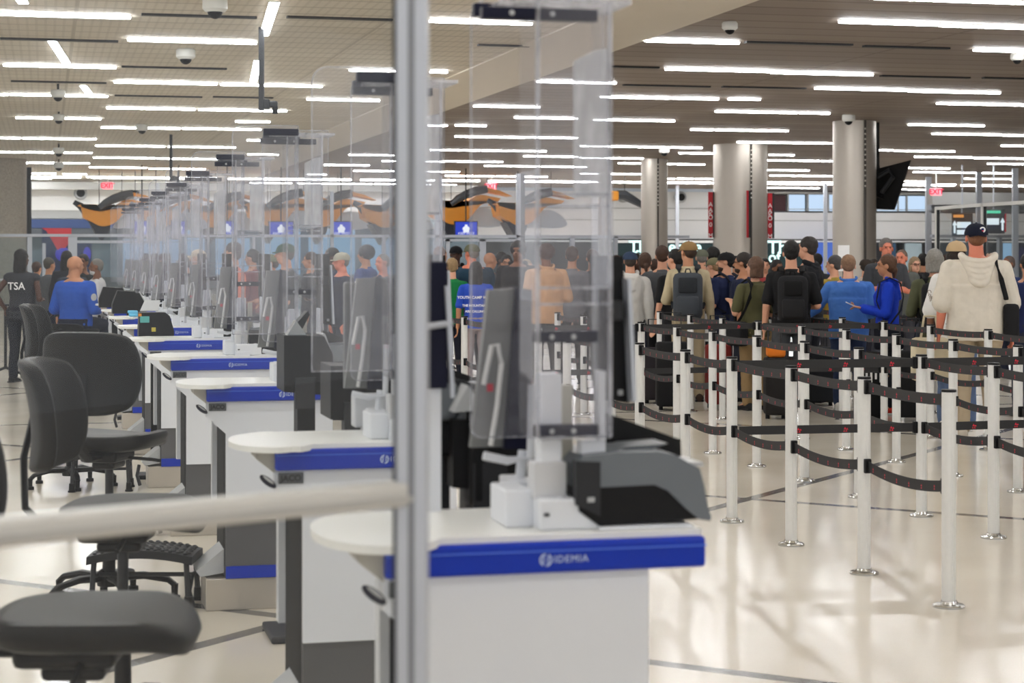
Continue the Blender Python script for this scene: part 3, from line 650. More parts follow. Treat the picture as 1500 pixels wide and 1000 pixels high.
# ------------------------------------------------------------------ equipment on the desks (local to a desk's front left corner)
D0 = desks[0]
CV = [0.0]
def L1(px, k=0):                    # local x on the nearest desk at depth CV
    return at_Y(px, D0[1] + CV[0])[0] - D0[0], 0
def KV(V): CV[0] = V; return at_Y(830, D0[1] + V)[1]
def screen(t0, label, k1=690):
    pass
def make_shield():
    """clear sleeve on a white post with dark clamps"""
    t = thing('acrylic_shield', '-', 'acrylic shield', (0, 0, 0))
    V = .10; k = KV(V)
    x = lambda px, kk=k: L1(px, kk)[0]
    zt = 2.16
    MB().box(x(780), x(875), V - .06, V + .06, ZT + .018, ZT + .085, .006).build('base', M_white, t)
    bb = MB().box(x(741), x(781), V + .0, V + .15, ZT + .018, ZT + .10, .005).build('side_box', M_white, t)
    MB().cyl(x(790), V - .063, ZT + .05, ZT + .056, .006).build('lock', M_dark, t)
    MB().box(x(788), x(820), V - .02, V + .03, ZT + .08, 1.36, .004).build('column', M_white, t)
    MB().box(x(778), x(826), V - .025, V + .035, ZT + .08, 1.17, .004).build('column_foot', mat('pale_grey_post', (202, 203, 206), .4), t)
    MB().box(x(832), x(848), V + .05, V + .08, ZT + .05, 1.33).build('rear_post', mat('beige_post', (190, 186, 172), .5), t)
    MB().box(x(872), x(882), V - .03, V + .01, 1.2, 1.365, .003).box(x(846), x(882), V - .03, V + .01, 1.18, 1.215, .003).build('corner_post', M_white, t)
    for z in (1.238, 1.44, 2.13):
        xa = x(778) if z < 2 else x(700)
        c = MB().box(xa, x(868), V - .045, V - .015, z - .013, z + .013, .003).build('clamp', M_navy, t)
        for q in (.25, .6): MB().ell((xa + (x(868) - xa) * q, V - .046, z), (.006, .003, .006), 8, 6).build('screw', M_lightg, c)
    # clear sleeve: front sheet, two cheeks
    xl, xr = x(779), x(884)
    MB().box(xl, xr, V - .052, V - .047, 1.225, zt).build('front_sheet', M_acr, t)
    MB().box(xl - .004, xl, V - .052, V + .10, 1.225, zt).build('side_sheet', M_acr, t)
    MB().box(xr, xr + .004, V - .052, V + .10, 1.225, zt).build('side_sheet', M_acr, t)
    e = MB()
    for xx in (xl, xr): e.box(xx - .004, xx + .004, V - .056, V - .045, 1.225, zt)
    for z in (1.51, 1.545, 1.72, 1.745, 1.225): e.box(xl, xr, V - .057, V - .046, z - .003, z + .003)
    e.build('sheet_edge', M_acredge, t)
    MB().prism([(x(832), 1.74), (x(882), 1.74), (x(882), 2.06), (x(862), 2.055), (x(832), 2.03)], 'y', V - .045, V - .042).build('film', M_film, t)
    CV[0] = .34
    # wide back pane with rounded upper corner
    a, b = x(690, 655), x(884, 655); Vb = .34; R = .05
    pts = [(b, 1.20), (b, 2.20)] + [(a + R - R * sin(q * pi / 10), 2.20 - R + R * cos(q * pi / 10)) for q in range(6)] + [(a + R * .5 - R * .5 * cos(q * pi / 8), 1.20 + R * .5 - R * .5 * sin(q * pi / 8)) for q in range(5)]
    MB().prism(pts, 'y', Vb, Vb + .005).build('rear_pane', M_acr, t)
    q = MB(); 
    for i in range(len(pts)):
        p, r = pts[i], pts[(i + 1) % len(pts)]; q.tube([(p[0], Vb + .002, p[1]), (r[0], Vb + .002, r[1])], .0022, 5)
    q.build('pane_edge', M_acredge, t)
    MB().box(x(692, 655), x(800, 655), Vb - .02, Vb + .01, 2.155, 2.185, .003).build('top_clamp', M_navy, t)
    MB().box(a + .03, b, .12, Vb, 2.165, 2.175).build('top_strut', M_acredge, t)
    return t
def make_scanner():
    t = thing('document_scanner', '-', 'scanner', (0, 0, 0)); k = KV(.05)
    P = lambda pts: [(L1(px, k)[0] + 0, Zk(y, k)) for px, y in pts]
    V = .03
    up = [(842, 714), (842, 680), (852, 667), (900, 663), (960, 663), (984, 668), (1010, 684), (1021, 690), (1027, 715), (1033, 750), (1038, 762), (1036, 768), (1020, 765), (1000, 748), (975, 722), (955, 712)]
    MB().prism(P(up), 'y', V, V + .21).build('upper_housing', mat('scanner_grey', (100, 106, 112), .4, 0, .05, 20), t)
    MB().prism(P([(842, 714), (955, 712), (975, 722), (1000, 748), (1020, 765), (876, 771), (846, 748)]), 'y', V + .005, V + .205).build('lower_housing', M_black, t)
    MB().prism(P([(840, 674), (875, 676), (875, 756), (840, 738)]), 'y', V - .004, V + .03).build('side_block', M_dark, t)
    MB().box(L1(856, k)[0], L1(866, k)[0], V - .007, V - .003, Zk(734, k), Zk(727, k)).build('badge', M_lightg, t)
    MB().prism(P([(960, 664), (985, 655), (930, 658), (910, 663)]), 'y', V + .05, V + .16).build('lid', M_mid, t)
    MB().prism(P([(1010, 684), (1034, 684), (1035, 690), (1012, 690)]), 'y', V + .04, V + .17).build('paper_slot', M_lightg, t)
    MB().box(L1(872, k)[0], L1(1010, k)[0], V - .01, V + .19, ZT + .018, Zk(771, k), .004).build('base_plate', M_white, t)
    return t
def make_monitor():
    t = thing('monitor', '-', 'monitor', (0, 0, 0)); V = .24; k = KV(V)
    x = lambda px: L1(px, k)[0]
    MB().prism([(x(874), Zk(374, k)), (x(913), Zk(375, k)), (x(921), Zk(592, k)), (x(882), Zk(586, k)), (x(874), Zk(530, k))], 'y', V, V + .06).build('back_housing', M_black, t)
    MB().prism([(x(912), Zk(408, k)), (x(917), Zk(408, k)), (x(925), Zk(588, k)), (x(919), Zk(588, k))], 'y', V - .04, V + .05).build('screen_edge', M_frame, t)
    MB().box(x(882), x(908), V - .03, V, Zk(470, k), Zk(440, k), .004).build('mount_plate', M_dark, t)
    MB().box(x(905), x(912), V - .005, V, Zk(580, k), Zk(572, k)).build('badge', M_lightg, t)
    MB().tube([(x(892), V + .03, Zk(580, k)), (x(890), V + .05, Zk(640, k)), (x(868), V + .05, ZT + .02)], .014).build('stand', M_white, t)
    MB().prism([(x(884), Zk(604, k)), (x(997), Zk(648, k)), (x(999), Zk(690, k)), (x(960), Zk(682, k)), (x(884), Zk(700, k))], 'y', V + .0, V + .03).build('keyboard_tray', M_black, t)
    return t
def make_tablet():
    """slanted display seen from its back, with chrome grab bar"""
    t = thing('tilted_display', '-', 'display', (0, 0, 0)); V = .42; k = KV(V)
    x = lambda px: L1(px, k)[0]
    MB().prism([(x(716), Zk(424, k)), (x(756), Zk(422, k)), (x(752), Zk(652, k)), (x(690), Zk(652, k)), (x(692), Zk(640, k))], 'y', V, V + .03).build('back_plate', mat('display_back_grey', (112, 113, 112), .4), t)
    MB().prism([(x(754), Zk(420, k)), (x(776), Zk(424, k)), (x(776), Zk(654, k)), (x(736), Zk(654, k))], 'y', V - .02, V + .03).build('frame', M_navy, t)
    MB().tube([(x(716), V - .02, Zk(648, k)), (x(724), V - .03, Zk(590, k)), (x(730), V - .03, Zk(530, k)), (x(725), V - .03, Zk(502, k)), (x(716), V - .03, Zk(504, k)), (x(706), V - .02, Zk(560, k))], .006).build('grab_bar', M_alu, t, smooth=True)
    MB().box(x(713), x(722), V - .003, V, Zk(571, k), Zk(560, k)).build('red_sticker', M_red, t)
    MB().tube([(x(700), V - .06, Zk(660, k)), (x(735), V - .06, Zk(668, k)), (x(768), V - .06, Zk(664, k)), (x(770), V - .06, Zk(560, k))], .010).build('support_arm', M_white, t)
    MB().box(x(738), x(772), V - .1, V + .05, ZT + .018, ZT + .09, .004).build('foot_box', M_white, t)
    MB().tube([(x(755), V - .04, ZT + .08), (x(760), V - .04, Zk(655, k))], .012).build('neck', M_white, t)
    return t
sh0 = make_shield(); sc0 = make_scanner(); mo0 = make_monitor(); tb0 = make_tablet()
ordn = ['nearest', 'second', 'third', 'fourth', 'fifth', 'sixth', 'seventh', 'eighth', 'ninth', 'farthest']
for i, (x, y) in enumerate(desks):
    on = 'on the %s desk%s' % (ordn[i], '' if i in (0, 9) else ' from the viewer')
    for src, lab, g in ((sh0, 'clear acrylic shield with dark clamps, ' + on, 'acrylic shields along the desk row'), (sc0, 'grey document scanner with sloping nose, ' + on, 'document scanners on the desks'),
                        (mo0, 'black monitor with pale screen edge, ' + on, 'monitors on the desks'), (tb0, 'slanted grey display with grab bar, ' + on, 'slanted displays on the desks')):
        if i == 0: src.location = (x, y, 0); src['label'] = lab; src['group'] = g
        else:
            dx = 0
            dup(src, (x + (.03 if src in (sh0, sc0) else 0), y + random.uniform(-.03, .03), 0), lab, g)
# a second free pane ahead of each further desk
def make_pane():
    t = thing('acrylic_screen', '-', 'acrylic screen'); R = .05
    pts = [(.30, 1.25), (.30, 2.2)] + [(R - R * sin(q * pi / 10), 2.2 - R + R * cos(q * pi / 10)) for q in range(6)] + [(0, 1.25)]
    MB().prism(pts, 'y', 0, .005).build('sheet', M_acr, t)
    q = MB()
    for i in range(len(pts)):
        p, r = pts[i], pts[(i + 1) % len(pts)]; q.tube([(p[0], .002, p[1]), (r[0], .002, r[1])], .0022, 5)
    q.build('sheet_edge', M_acredge, t)
    MB().box(.14, .30, -.02, .02, 2.155, 2.185, .003).build('top_clamp', M_navy, t)
    MB().box(.285, .30, .0, .02, 1.03, 2.18).build('side_post', M_acredge, t)
    MB().box(.25, .33, -.03, .05, ZT + .018, 1.05).build('foot', M_white, t)
    return t
pn0 = make_pane()
for i, (x, y) in enumerate(desks[1:]):
    lab = 'clear rounded acrylic screen above the front of the %s desk%s' % (ordn[i + 1], '' if i == 8 else ' from the viewer')
    if i == 0: pn0.location = (x + .12, y + .03, 0); pn0['label'] = lab; pn0['group'] = 'free standing acrylic screens'
    else: dup(pn0, (x + .12, y + .03, 0), lab, 'free standing acrylic screens')

# ------------------------------------------------------------------ black kiosks standing between the desks
def make_kiosk(label, px, k, w, z0, z1, legw, prism=True):
    x, y = G(px, k); t = thing('camera_kiosk', label, 'kiosk', (x, y, 0), 0, 'black camera kiosks')
    MB().prism([(-w / 2, z0), (w / 2, z0 - .02), (w / 2, z1 - .08), (w * .32, z1 - .005), (-w / 2, z1)], 'y', -.13, .13).build('housing', M_black, t)
    MB().box(-legw / 2, legw / 2, -.06, .06, .03, z0 + .02).build('pedestal', M_black, t)
    MB().box(-.16, .16, -.18, .18, 0, .03, .008).build('foot', M_dark, t)
    MB().box(-w * .28, w * .12, -.145, -.12, z0 - .07, z0 + .06).build('latch_cover', M_dark, t)
    MB().box(-legw / 2 - .006, -legw / 2, -.03, .03, z0 - .24, z0 - .19).build('red_tag', M_red, t)
    if prism:
        MB().prism([(-w * .42, z1), (-w * .24, z1 + .06), (-w * .02, z1)], 'y', -.11, -.02).build('glass_prism', mat('prism_grey', (158, 162, 166), .2, .2), t)
        MB().prism([(-w * .2, z1 + .055), (0, z1 + .1), (w * .05, z1 + .085), (-w * .12, z1 + .02)], 'y', -.1, 0).build('flap', M_dark, t)
    MB().prism([(w * .30, z1), (w * .36, z1 + .005), (w * .53, z1 - .09), (w * .5, z1 - .1)], 'y', -.10, .10).build('glass_lid', M_lightg, t)
    return t
make_kiosk('black kiosk with grey prism on top, between the second and third desks, left one', 446, 345, .205, 1.04, 1.275, .075)
make_kiosk('black kiosk behind the second desk, just left of the tall frame', 520, 405, .215, 1.03, 1.22, .08, False)
make_kiosk('wide black kiosk behind the nearest desk, right of the tall frame', 709, 585, .215, 1.05, 1.215, .10)
# big grey back of a display on the second desk and a dark printer beyond the frame
x, y = G(538, 430); t = thing('upright_display', 'tall grey upright display on the second desk, left of the tall frame', 'display', (x, y, 0))
MB().box(-.08, .07, -.02, .03, 1.16, 1.52, .008).build('housing', mat('display_smoke', (66, 67, 70), .35), t)
MB().box(.07, .11, -.03, .04, 1.14, 1.50, .006).build('side_frame', M_black, t)
MB().box(-.05, .1, -.04, .04, ZT + .018, 1.14, .006).box(-.02, .02, -.02, .02, 0, 1.03).build('base', M_white, t)
x, y = G(645, 590); t = thing('label_printer', 'dark printer with blue grey front behind the tall frame', 'printer', (x, y, 0))
MB().box(-.09, .03, -.08, .1, 1.21, 1.30, .01).build('housing', M_mid, t)
MB().box(-.09, .11, -.07, .1, 1.12, 1.21, .01).build('lower_housing', M_black, t)
MB().box(-.02, .02, -.02, .02, .03, 1.12).box(-.1, .1, -.1, .1, 0, .03).build('stand', M_dark, t)
MB().prism([(-.09, 1.30), (-.05, 1.335), (.10, 1.29), (.11, 1.25)], 'y', -.06, .06).build('lid', M_dark, t)
x, y = G(682, 600); t = thing('desk_camera', 'small silver camera with angular hood beyond the tall frame', 'camera', (x, y, 0))
MB().prism([(-.04, 1.235), (-.005, 1.30), (.04, 1.24)], 'y', -.05, .05).build('hood', M_lightg, t)
MB().box(.0, .035, -.03, .03, 1.21, 1.285, .01).box(.0, .05, -.04, .04, 1.0, 1.22, .02).build('body', M_black, t)
MB().box(-.0, .03, -.02, .02, .02, 1.0).box(-.08, .1, -.08, .08, 0, .02).build('stand', M_dark, t)
x, y = G(640, 640); t = thing('monitor', 'dark monitor with a slim pale side bar just right of the tall frame', 'monitor', (x, y, 0))
MB().box(-.05, .022, -.02, .03, 1.31, 1.60, .006).build('back_housing', M_navy, t)
MB().prism([(.012, 1.545), (.018, 1.545), (.034, 1.29), (.026, 1.29)], 'y', -.04, -.025).build('screen_edge', M_frame, t)
MB().tube([(-.05, -.03, 1.45), (.03, -.03, 1.46)], .008).build('cross_arm', M_frame, t)
MB().box(-.02, .01, 0, .02, .02, 1.32).box(-.08, .08, -.08, .08, 0, .02).build('stand', M_white, t)
# stickered black box with a tilted sheet, on the sixth desk
x, y = G(227, 203); t = thing('card_reader', 'boxy black reader with teal and yellow stickers under a tilted silver sheet', 'card reader', (x, y, 0))
MB().prism([(-.12, 1.02), (.13, 1.02), (.13, 1.06), (.10, 1.165), (.07, 1.19), (-.115, 1.19)], 'y', -.1, .12).build('housing', M_black, t)
MB().box(-.03, .03, -.03, .03, 0, 1.02).box(-.12, .12, -.12, .12, 0, .03).build('pedestal', M_black, t)
MB().box(-.11, -.045, -.104, -.1, 1.12, 1.165).build('teal_sticker', mat('teal_sticker', (92, 180, 176), .5), t)
MB().box(-.03, .0, -.104, -.1, 1.055, 1.085).build('yellow_sticker', mat('yellow_sticker', (208, 190, 64), .5), t)
MB().box(-.122, -.10, -.104, -.1, 1.165, 1.185).build('orange_sticker', mat('orange_sticker', (236, 150, 40), .5), t)
MB().add([(-.11, -.08, 1.20), (.02, -.08, 1.20), (.04, .06, 1.27), (-.07, .06, 1.27), (-.11, -.08, 1.206), (.02, -.08, 1.206), (.04, .06, 1.276), (-.07, .06, 1.276)], [(0, 3, 2, 1), (4, 5, 6, 7), (0, 1, 5, 4), (1, 2, 6, 5), (2, 3, 7, 6), (3, 0, 4, 7)]).build('silver_sheet', M_lightg, t)
for px, k, lab in [(190, 150, 'black equipment box with open lid beside the man in the blue shirt'), (168, 135, 'black equipment box behind the first open one, near the tripod stand')]:
    x, y = G(px, k); t = thing('equipment_box', lab, 'box', (x, y, 0))
    MB().prism([(-.17, 1.03), (.16, 1.03), (.16, 1.10), (.08, 1.24), (-.12, 1.25), (-.17, 1.12)], 'y', -.12, .14).build('housing', M_black, t)
    MB().box(-.03, .03, -.03, .03, 0, 1.03).box(-.12, .12, -.12, .12, 0, .03).build('pedestal', M_black, t)
    MB().tube([(.085, -.12, 1.245), (.165, -.12, 1.1)], .006).build('edge_trim', M_lightg, t)
x, y = .86, 18.02; tag(MB().box(-.1, .1, -.05, .05, 1.03, 1.06, .01).box(-.11, -.02, -.04, .06, 1.06, 1.085, .008).build('glove_box', mat('cyan_gloves', (96, 178, 214), .6)), 'pale blue gloves lying on a far desk', 'gloves').location = (x, y, 0)

# ------------------------------------------------------------------ drafting chairs
def chair(px, k, face, label, seat=.78, bh=(.88, 1.27), bo=0.0):
    x, y = G(px, k); t = thing('drafting_chair', label, 'chair', (x, y, 0), face, 'black drafting chairs')
    # faces +Y locally
    rings = []
    for z, ins, dy in ((seat - .075, .05, 0), (seat - .06, .012, 0), (seat - .025, 0, 0), (seat - .005, .008, 0), (seat, .04, 0)):
        r = []
        for j in range(36):
            a = 2 * pi * j / 36; ca, sa = cos(a), sin(a)
            rx = (.235 - ins) * (abs(ca) ** .62) * (1 if ca > 0 else -1); ry = (.225 - ins) * (abs(sa) ** .62) * (1 if sa > 0 else -1)
            drop = -.035 * max(0, (ry - .12) / .1) ** 1.5 + .012 * (abs(rx) / .235) ** 2
            r.append((rx, ry * 1.08 + .04, z + drop))
        rings.append(r)
    MB().rings(rings).build('seat', M_vinyl, t, smooth=60)
    # curved backrest
    def back(off, grow):
        vs = []; nu, nv = 14, 14; g = MB(); z0, z1 = bh
        def pt(u, v):
            wz = (z0 + z1) / 2 + (z1 - z0) / 2 * (1 + grow) * v
            half = .245 * (1 + grow) * (1 - .16 * max(0, -v) ** 1.5) * (1 - .06 * max(0, v))
            xx = half * u
            q = -.27 - .03 * v * v - .02 * v + .09 * u * u
            return (xx, q + off + bo, wz)
        grid = []
        for i in range(nv + 1):
            row = []
            for j in range(nu + 1):
                u = -1 + 2 * j / nu; v = -1 + 2 * i / nv
                # square to rounded square
                uu = u * sqrt(max(0, 1 - .26 * v ** 4)); vv = v * sqrt(max(0, 1 - .26 * u ** 4))
                row.append(pt(uu, vv))
            grid.append(row)
        return grid
    g0, g1 = back(.022, 0), back(-.035, -.03); nv = len(g0) - 1; nu = len(g0[0]) - 1
    vs = [p for r in g0 for p in r] + [p for r in g1 for p in r]; o = (nv + 1) * (nu + 1); fs = []
    I = lambda i, j: i * (nu + 1) + j
    for i in range(nv):
        for j in range(nu):
            fs.append((I(i, j), I(i, j + 1), I(i + 1, j + 1), I(i + 1, j))); fs.append((o + I(i, j), o + I(i + 1, j), o + I(i + 1, j + 1), o + I(i, j + 1)))
    edge = [I(0, j) for j in range(nu)] + [I(i, nu) for i in range(nv)] + [I(nv, j) for j in range(nu, 0, -1)] + [I(i, 0) for i in range(nv, 0, -1)]
    for a in range(len(edge)): fs.append((edge[a], o + edge[a], o + edge[(a + 1) % len(edge)], edge[(a + 1) % len(edge)]))
    b = MB().add(vs, fs).build('backrest', M_vinyl, t, smooth=75)
    sd = b.modifiers.new('s', 'SUBSURF'); sd.levels = 1; sd.render_levels = 1
    MB().tube([(0, -.30 + bo, (bh[0] + bh[1]) / 2), (0, -.335 + bo, bh[0] + .05), (0, -.33 + bo, bh[0] - .12), (0, -.24, seat - .10), (0, -.05, seat - .10)], .03, flat=(1.0, .35)).build('back_bar', M_black, t, smooth=True)
    MB().box(-.09, .09, -.14, .10, seat - .125, seat - .07, .02).box(-.055, .055, -.08, .07, seat - .16, seat - .12, .015).build('mechanism', M_black, t)
    MB().tube([(.06, .02, seat - .11), (.2, .03, seat - .12), (.24, .03, seat - .125)], .008).build('lever', M_black, t)
    MB().cyl(0, 0, .28, seat - .12, .019, n=16).build('gas_cylinder', M_dark, t, smooth=True)
    MB().cyl(0, 0, .10, .36, .03, .027, 16).build('column_cover', M_black, t, smooth=True)
    b = MB().lathe(0, 0, [(.055, .075), (.06, .12), (.035, .14)], 16); b.build('hub', M_black, t, smooth=True)
    for i in range(5):
        a = 2 * pi * i / 5 + .35
        l = MB().tube([(.03 * cos(a), .03 * sin(a), .112), (.16 * cos(a), .16 * sin(a), .118), (.27 * cos(a), .27 * sin(a), .095), (.30 * cos(a), .30 * sin(a), .07)], [.028, .026, .022, .02], flat=(1, .7)).build('leg', M_black, t, smooth=True)
        MB().lathe(.30 * cos(a), .30 * sin(a), [(.017, .075), (.015, .025), (.026, .02), (.027, 0)], 12).build('glide', M_black, l, smooth=True)
    return t
fa = lambda phi: -(TH + radians(phi))     # heading measured clockwise from the viewing direction
chair(103, 211, fa(88), 'black drafting chair farthest back, its backrest edge-on beside the man in blue')
chair(160, 315, fa(12), 'black drafting chair with its broad backrest square to the viewer')
chair(180, 434, fa(90), 'black drafting chair seen side-on, seat just above the cross rail', seat=.775)
chair(115, 619, fa(88), 'black drafting chair nearest the viewer, cut by the lower picture edge', seat=.775, bo=-.05)
def footstool(px, k, rz, label, w=.40, d=.30, h=.27):
    x, y = G(px, k); t = thing('foot_stool', label, 'footstool', (x, y, 0), rz, 'black ribbed footstools')
    rg = []
    for i in range(9):
        u = -1 + 2 * i / 8; zc = h - .0 - .03 * u * u; 
        rg.append([(w / 2 * u, -d / 2, zc - .035), (w / 2 * u, -d / 2 + .01, zc), (w / 2 * u, 0, zc + .006), (w / 2 * u, d / 2 - .01, zc), (w / 2 * u, d / 2, zc - .035)])
    top = MB().rings(rg).build('platform', M_black, t, smooth=50)
    r = MB()
    for i in range(-6, 7):
        for j in range(-4, 5):
            u = i / 7.0; r.ell((w / 2 * u + (.012 if j % 2 else 0), d * .46 * j / 4.5, h - .03 * u * u + .004), (.011, .008, .005), 6, 4)
    r.build('grip_studs', M_dark, top)
    for sx in (-1, 1):
        for sy in (-1, 1):
            l = MB().tube([(sx * (w / 2 - .03), sy * (d / 2 - .03), h - .05), (sx * (w / 2 - .02), sy * (d / 2 - .025), .03)], .013).build('leg', M_dark, t, smooth=True)
            MB().lathe(sx * (w / 2 - .02), sy * (d / 2 - .025), [(.018, .06), (.02, .015), (.026, .01), (.026, 0)], 12).build('foot', M_black, l, smooth=True)
    MB().tube([(-w / 2 + .02, 0, .14), (w / 2 - .02, 0, .14)], .01).tube([(-w / 2 + .02, -d / 2 + .03, .14), (-w / 2 + .02, d / 2 - .03, .14)], .01).tube([(w / 2 - .02, -d / 2 + .03, .14), (w / 2 - .02, d / 2 - .03, .14)], .01).build('brace', M_dark, t)
footstool(149, 214, -.1, 'black ribbed footstool farthest back, under the side-on backrest', w=.42)
footstool(213, 318, -.25, 'black ribbed footstool in the middle, beside the floor box', w=.48)
footstool(300, 447, .2, 'black footstool at the bottom, under the nearest chair seat', w=.42, h=.15)
# white trolley-like floor stand far left and tripod table
x, y = G(8, 112); t = thing('side_table', 'thin dark stand at the left edge beside the officer', 'stand', (x, y, 0), 0)
MB().box(-.25, .18, -.2, .2, .93, .95).build('top', M_dark, t); MB().tube([(0, 0, .93), (0, 0, .1)], .02).build('pole', M_dark, t)
MB().tube([(-.25, 0, .02), (0, 0, .12), (.25, 0, .02)], .02).build('foot_bar', M_dark, t)

# ------------------------------------------------------------------ queue stanchions
ZU, ZL, BH = .945, .548, .052
def make_post():
    t = thing('belt_stanchion', '-', 'stanchion')
    p = MB()
    prof = []
    for j in range(48):
        a = 2 * pi * j / 48; r = .0325 - (.0022 if j % 12 in (0,) else 0); prof.append((r * cos(a), r * sin(a)))
    p.prism(prof, 'z', .012, .985); p.build('post', M_alu, t, smooth=30)
    MB().lathe(0, 0, [(.073, 0), (.073, .008), (.066, .014), (.042, .018), (.036, .03)], 28).build('flange', mat('flange_chrome', (190, 190, 188), .15, .95), t, smooth=30)
    MB().lathe(0, 0, [(.034, .983), (.035, .99), (.033, .995)], 24).build('cap', M_black, t, smooth=True)
    return t
post0 = make_post()
M_beltlogo = [M_belt, M_red]
def belt(parent, a, b, z, sag, cross):
    """belt from the local origin of the parent post to world point b"""
    d = Vector((b[0] - a[0], b[1] - a[1], 0)); L = d.length; e = d.normalized(); nrm = Vector((-e.y, e.x, 0)); m = MB()
    s0, s1 = .045, L - .045; N = 12; rows = []
    for i in range(N + 1):
        q = i / N; s = s0 + (s1 - s0) * q; dz = -sag * 4 * q * (1 - q)
        rows.append((e * s, z + dz))
    rg = [[tuple(p + nrm * .0014 + Vector((0, 0, zz - BH / 2))), tuple(p + nrm * .0014 + Vector((0, 0, zz + BH / 2))), tuple(p - nrm * .0014 + Vector((0, 0, zz + BH / 2))), tuple(p - nrm * .0014 + Vector((0, 0, zz - BH / 2)))] for p, zz in rows]
    m.rings(rg); m.cm = 1
    step = .30 if cross else .135
    n = int((s1 - s0) / step)
    for i in range(n):
        s = s0 + step * (i + .5); q = (s - s0) / (s1 - s0); zz = z - sag * 4 * q * (1 - q); 
        for sg in (1, -1):
            o = nrm * (.0022 * sg)
            def tri(u, v, h):
                c = e * (s + u) + o + Vector((0, 0, zz + v))
                m.add([tuple(c - e * h), tuple(c + e * h), tuple(c + Vector((0, 0, h * 1.7)))], [(0, 1, 2)])
            if cross:
                tri(-.010, -.006, .007); tri(.004, -.004, .009); tri(-.004, -.018, .007); tri(.010, -.018, .006)
            else:
                tri(0, -.004, .0065); tri(0, -.016, .006)
    o = m.build('belt', M_beltlogo, parent)
    return o
def head(parent, e, z):
    c = e * .042; a = math.atan2(e.y, e.x)
    o = MB().box(-.012, .012, -.017, .017, -.036, .036, .004).build('belt_head', M_black, parent); o.location = (c.x, c.y, z); o.rotation_euler = (0, 0, a)
posts = {}
def mk(X, Y, lab):
    t = dup(post0, (X, Y, 0), lab, 'belt stanchions of the queue') if posts else post0
    if not posts: t.location = (X, Y, 0); t['label'] = lab; t['group'] = 'belt stanchions of the queue'
    posts[(X, Y)] = t; return t
RW = [(4.02, [8.02, 8.95, 9.92, 10.86, 11.72, 12.7, 13.65, 14.6, 15.5, 16.5, 17.4, 18.4, 19.4, 20.4], 'the row nearest the desks'),
      (5.24, [9.0, 9.9, 10.82, 11.75, 12.68, 13.62, 14.6, 15.5, 16.5, 17.4, 18.4, 19.4], 'the second row from the desks'),
      (6.40, [10.9, 11.75, 12.7, 13.65, 14.6, 15.55, 16.6, 17.55, 18.5, 19.5], 'the third row from the desks'),
      (7.52, [13.3, 14.3, 15.35, 16.3, 17.25, 18.2, 19.2, 20.2, 21.2, 22.2], 'the fourth row from the desks'),
      (8.75, [16.6, 17.7, 18.8, 19.9, 21.0, 22.1], 'the farthest row, among the crowd')]
for X, ys, rn in RW:
    for i, Y in enumerate(ys):
        mk(X, Y, 'silver belt stanchion, %s from the front in %s' % (ORD[i], rn))
for X, ys, rn in RW:
    for i in range(len(ys) - 1):
        a, b = (X, ys[i + 1]), (X, ys[i]); p = posts[a]; e = Vector((0, -1, 0))
        for z, sg in ((ZU, .012), (ZL, .03)):
            belt(p, a, b, z, sg, False); head(p, e, z)
            q = posts[b]
            head(q, Vector((0, 1, 0)), z)
for a, b in [((4.02, 10.86), (5.24, 10.82)), ((5.24, 10.82), (6.40, 10.9)), ((5.24, 16.5), (6.40, 16.6)), ((6.40, 16.6), (7.52, 16.3)), ((4.02, 16.5), (5.24, 16.5))]:
    p = posts[b]; e = Vector((a[0] - b[0], a[1] - b[1], 0)).normalized()
    for z in (ZU, ZL):
        belt(p, b, a, z, 0.0, True); head(p, e, z)
# ------------------------------------------------------------------ people
CLT = bpy.data.textures.new('cloth_folds', 'CLOUDS'); CLT.noise_scale = .11; CLT.noise_depth = 2
HRT = bpy.data.textures.new('hair_tufts', 'CLOUDS'); HRT.noise_scale = .025; HRT.noise_depth = 2
def cloth(col, name='cloth'): return mat('%s_%d_%d_%d' % ((name,) + tuple(col)), col, .88, 0, .10, 14, .35, 220, spec=.25)
def skinm(col): return mat('skin_%d_%d_%d' % tuple(col), col, .55, 0, .05, 12, spec=.4)
def hairm(col): return mat('hair_%d_%d_%d' % tuple(col), col, .6, 0, .35, 60, .6, 140, spec=.4)
SK = dict(fair=(222, 168, 142), light=(206, 152, 124), tan=(184, 130, 98), olive=(168, 118, 88), brown=(124, 82, 60), dark=(78, 52, 42), ruddy=(212, 128, 102))
LIVE = []; PLACED = []
def finish(o, vox, disp=0.0, tex=None, sm=3):
    m = o.modifiers.new('r', 'REMESH'); m.mode = 'VOXEL'; m.voxel_size = vox; m.use_smooth_shade = True
    s = o.modifiers.new('s', 'SMOOTH'); s.factor = .5; s.iterations = sm
    if disp:
        d = o.modifiers.new('d', 'DISPLACE'); d.texture = tex or CLT; d.strength = disp; d.mid_level = .5; d.texture_coords = 'LOCAL'
    LIVE.append(o); return o
ARMS = {'down': ((.055, -.02, -.28), (.075, .03, -.53)), 'bent': ((.065, -.03, -.28), (.0, .19, -.30)), 'up': ((.06, .03, -.27), (.0, .22, -.16)), 'phone': ((.05, .03, -.27), (-.06, .27, -.22)),
        'fold': ((.07, .02, -.27), (-.20, .18, -.22)), 'rest': ((.15, .07, -.22), (.34, .16, -.36)), 'hip': ((.15, -.06, -.22), (.04, .0, -.42)), 'face': ((.08, .12, -.22), (-.04, .16, .05)), 'point': ((.12, .1, -.22), (.1, .28, -.08)), 'fwd': ((.05, .14, -.24), (.0, .36, -.28))}
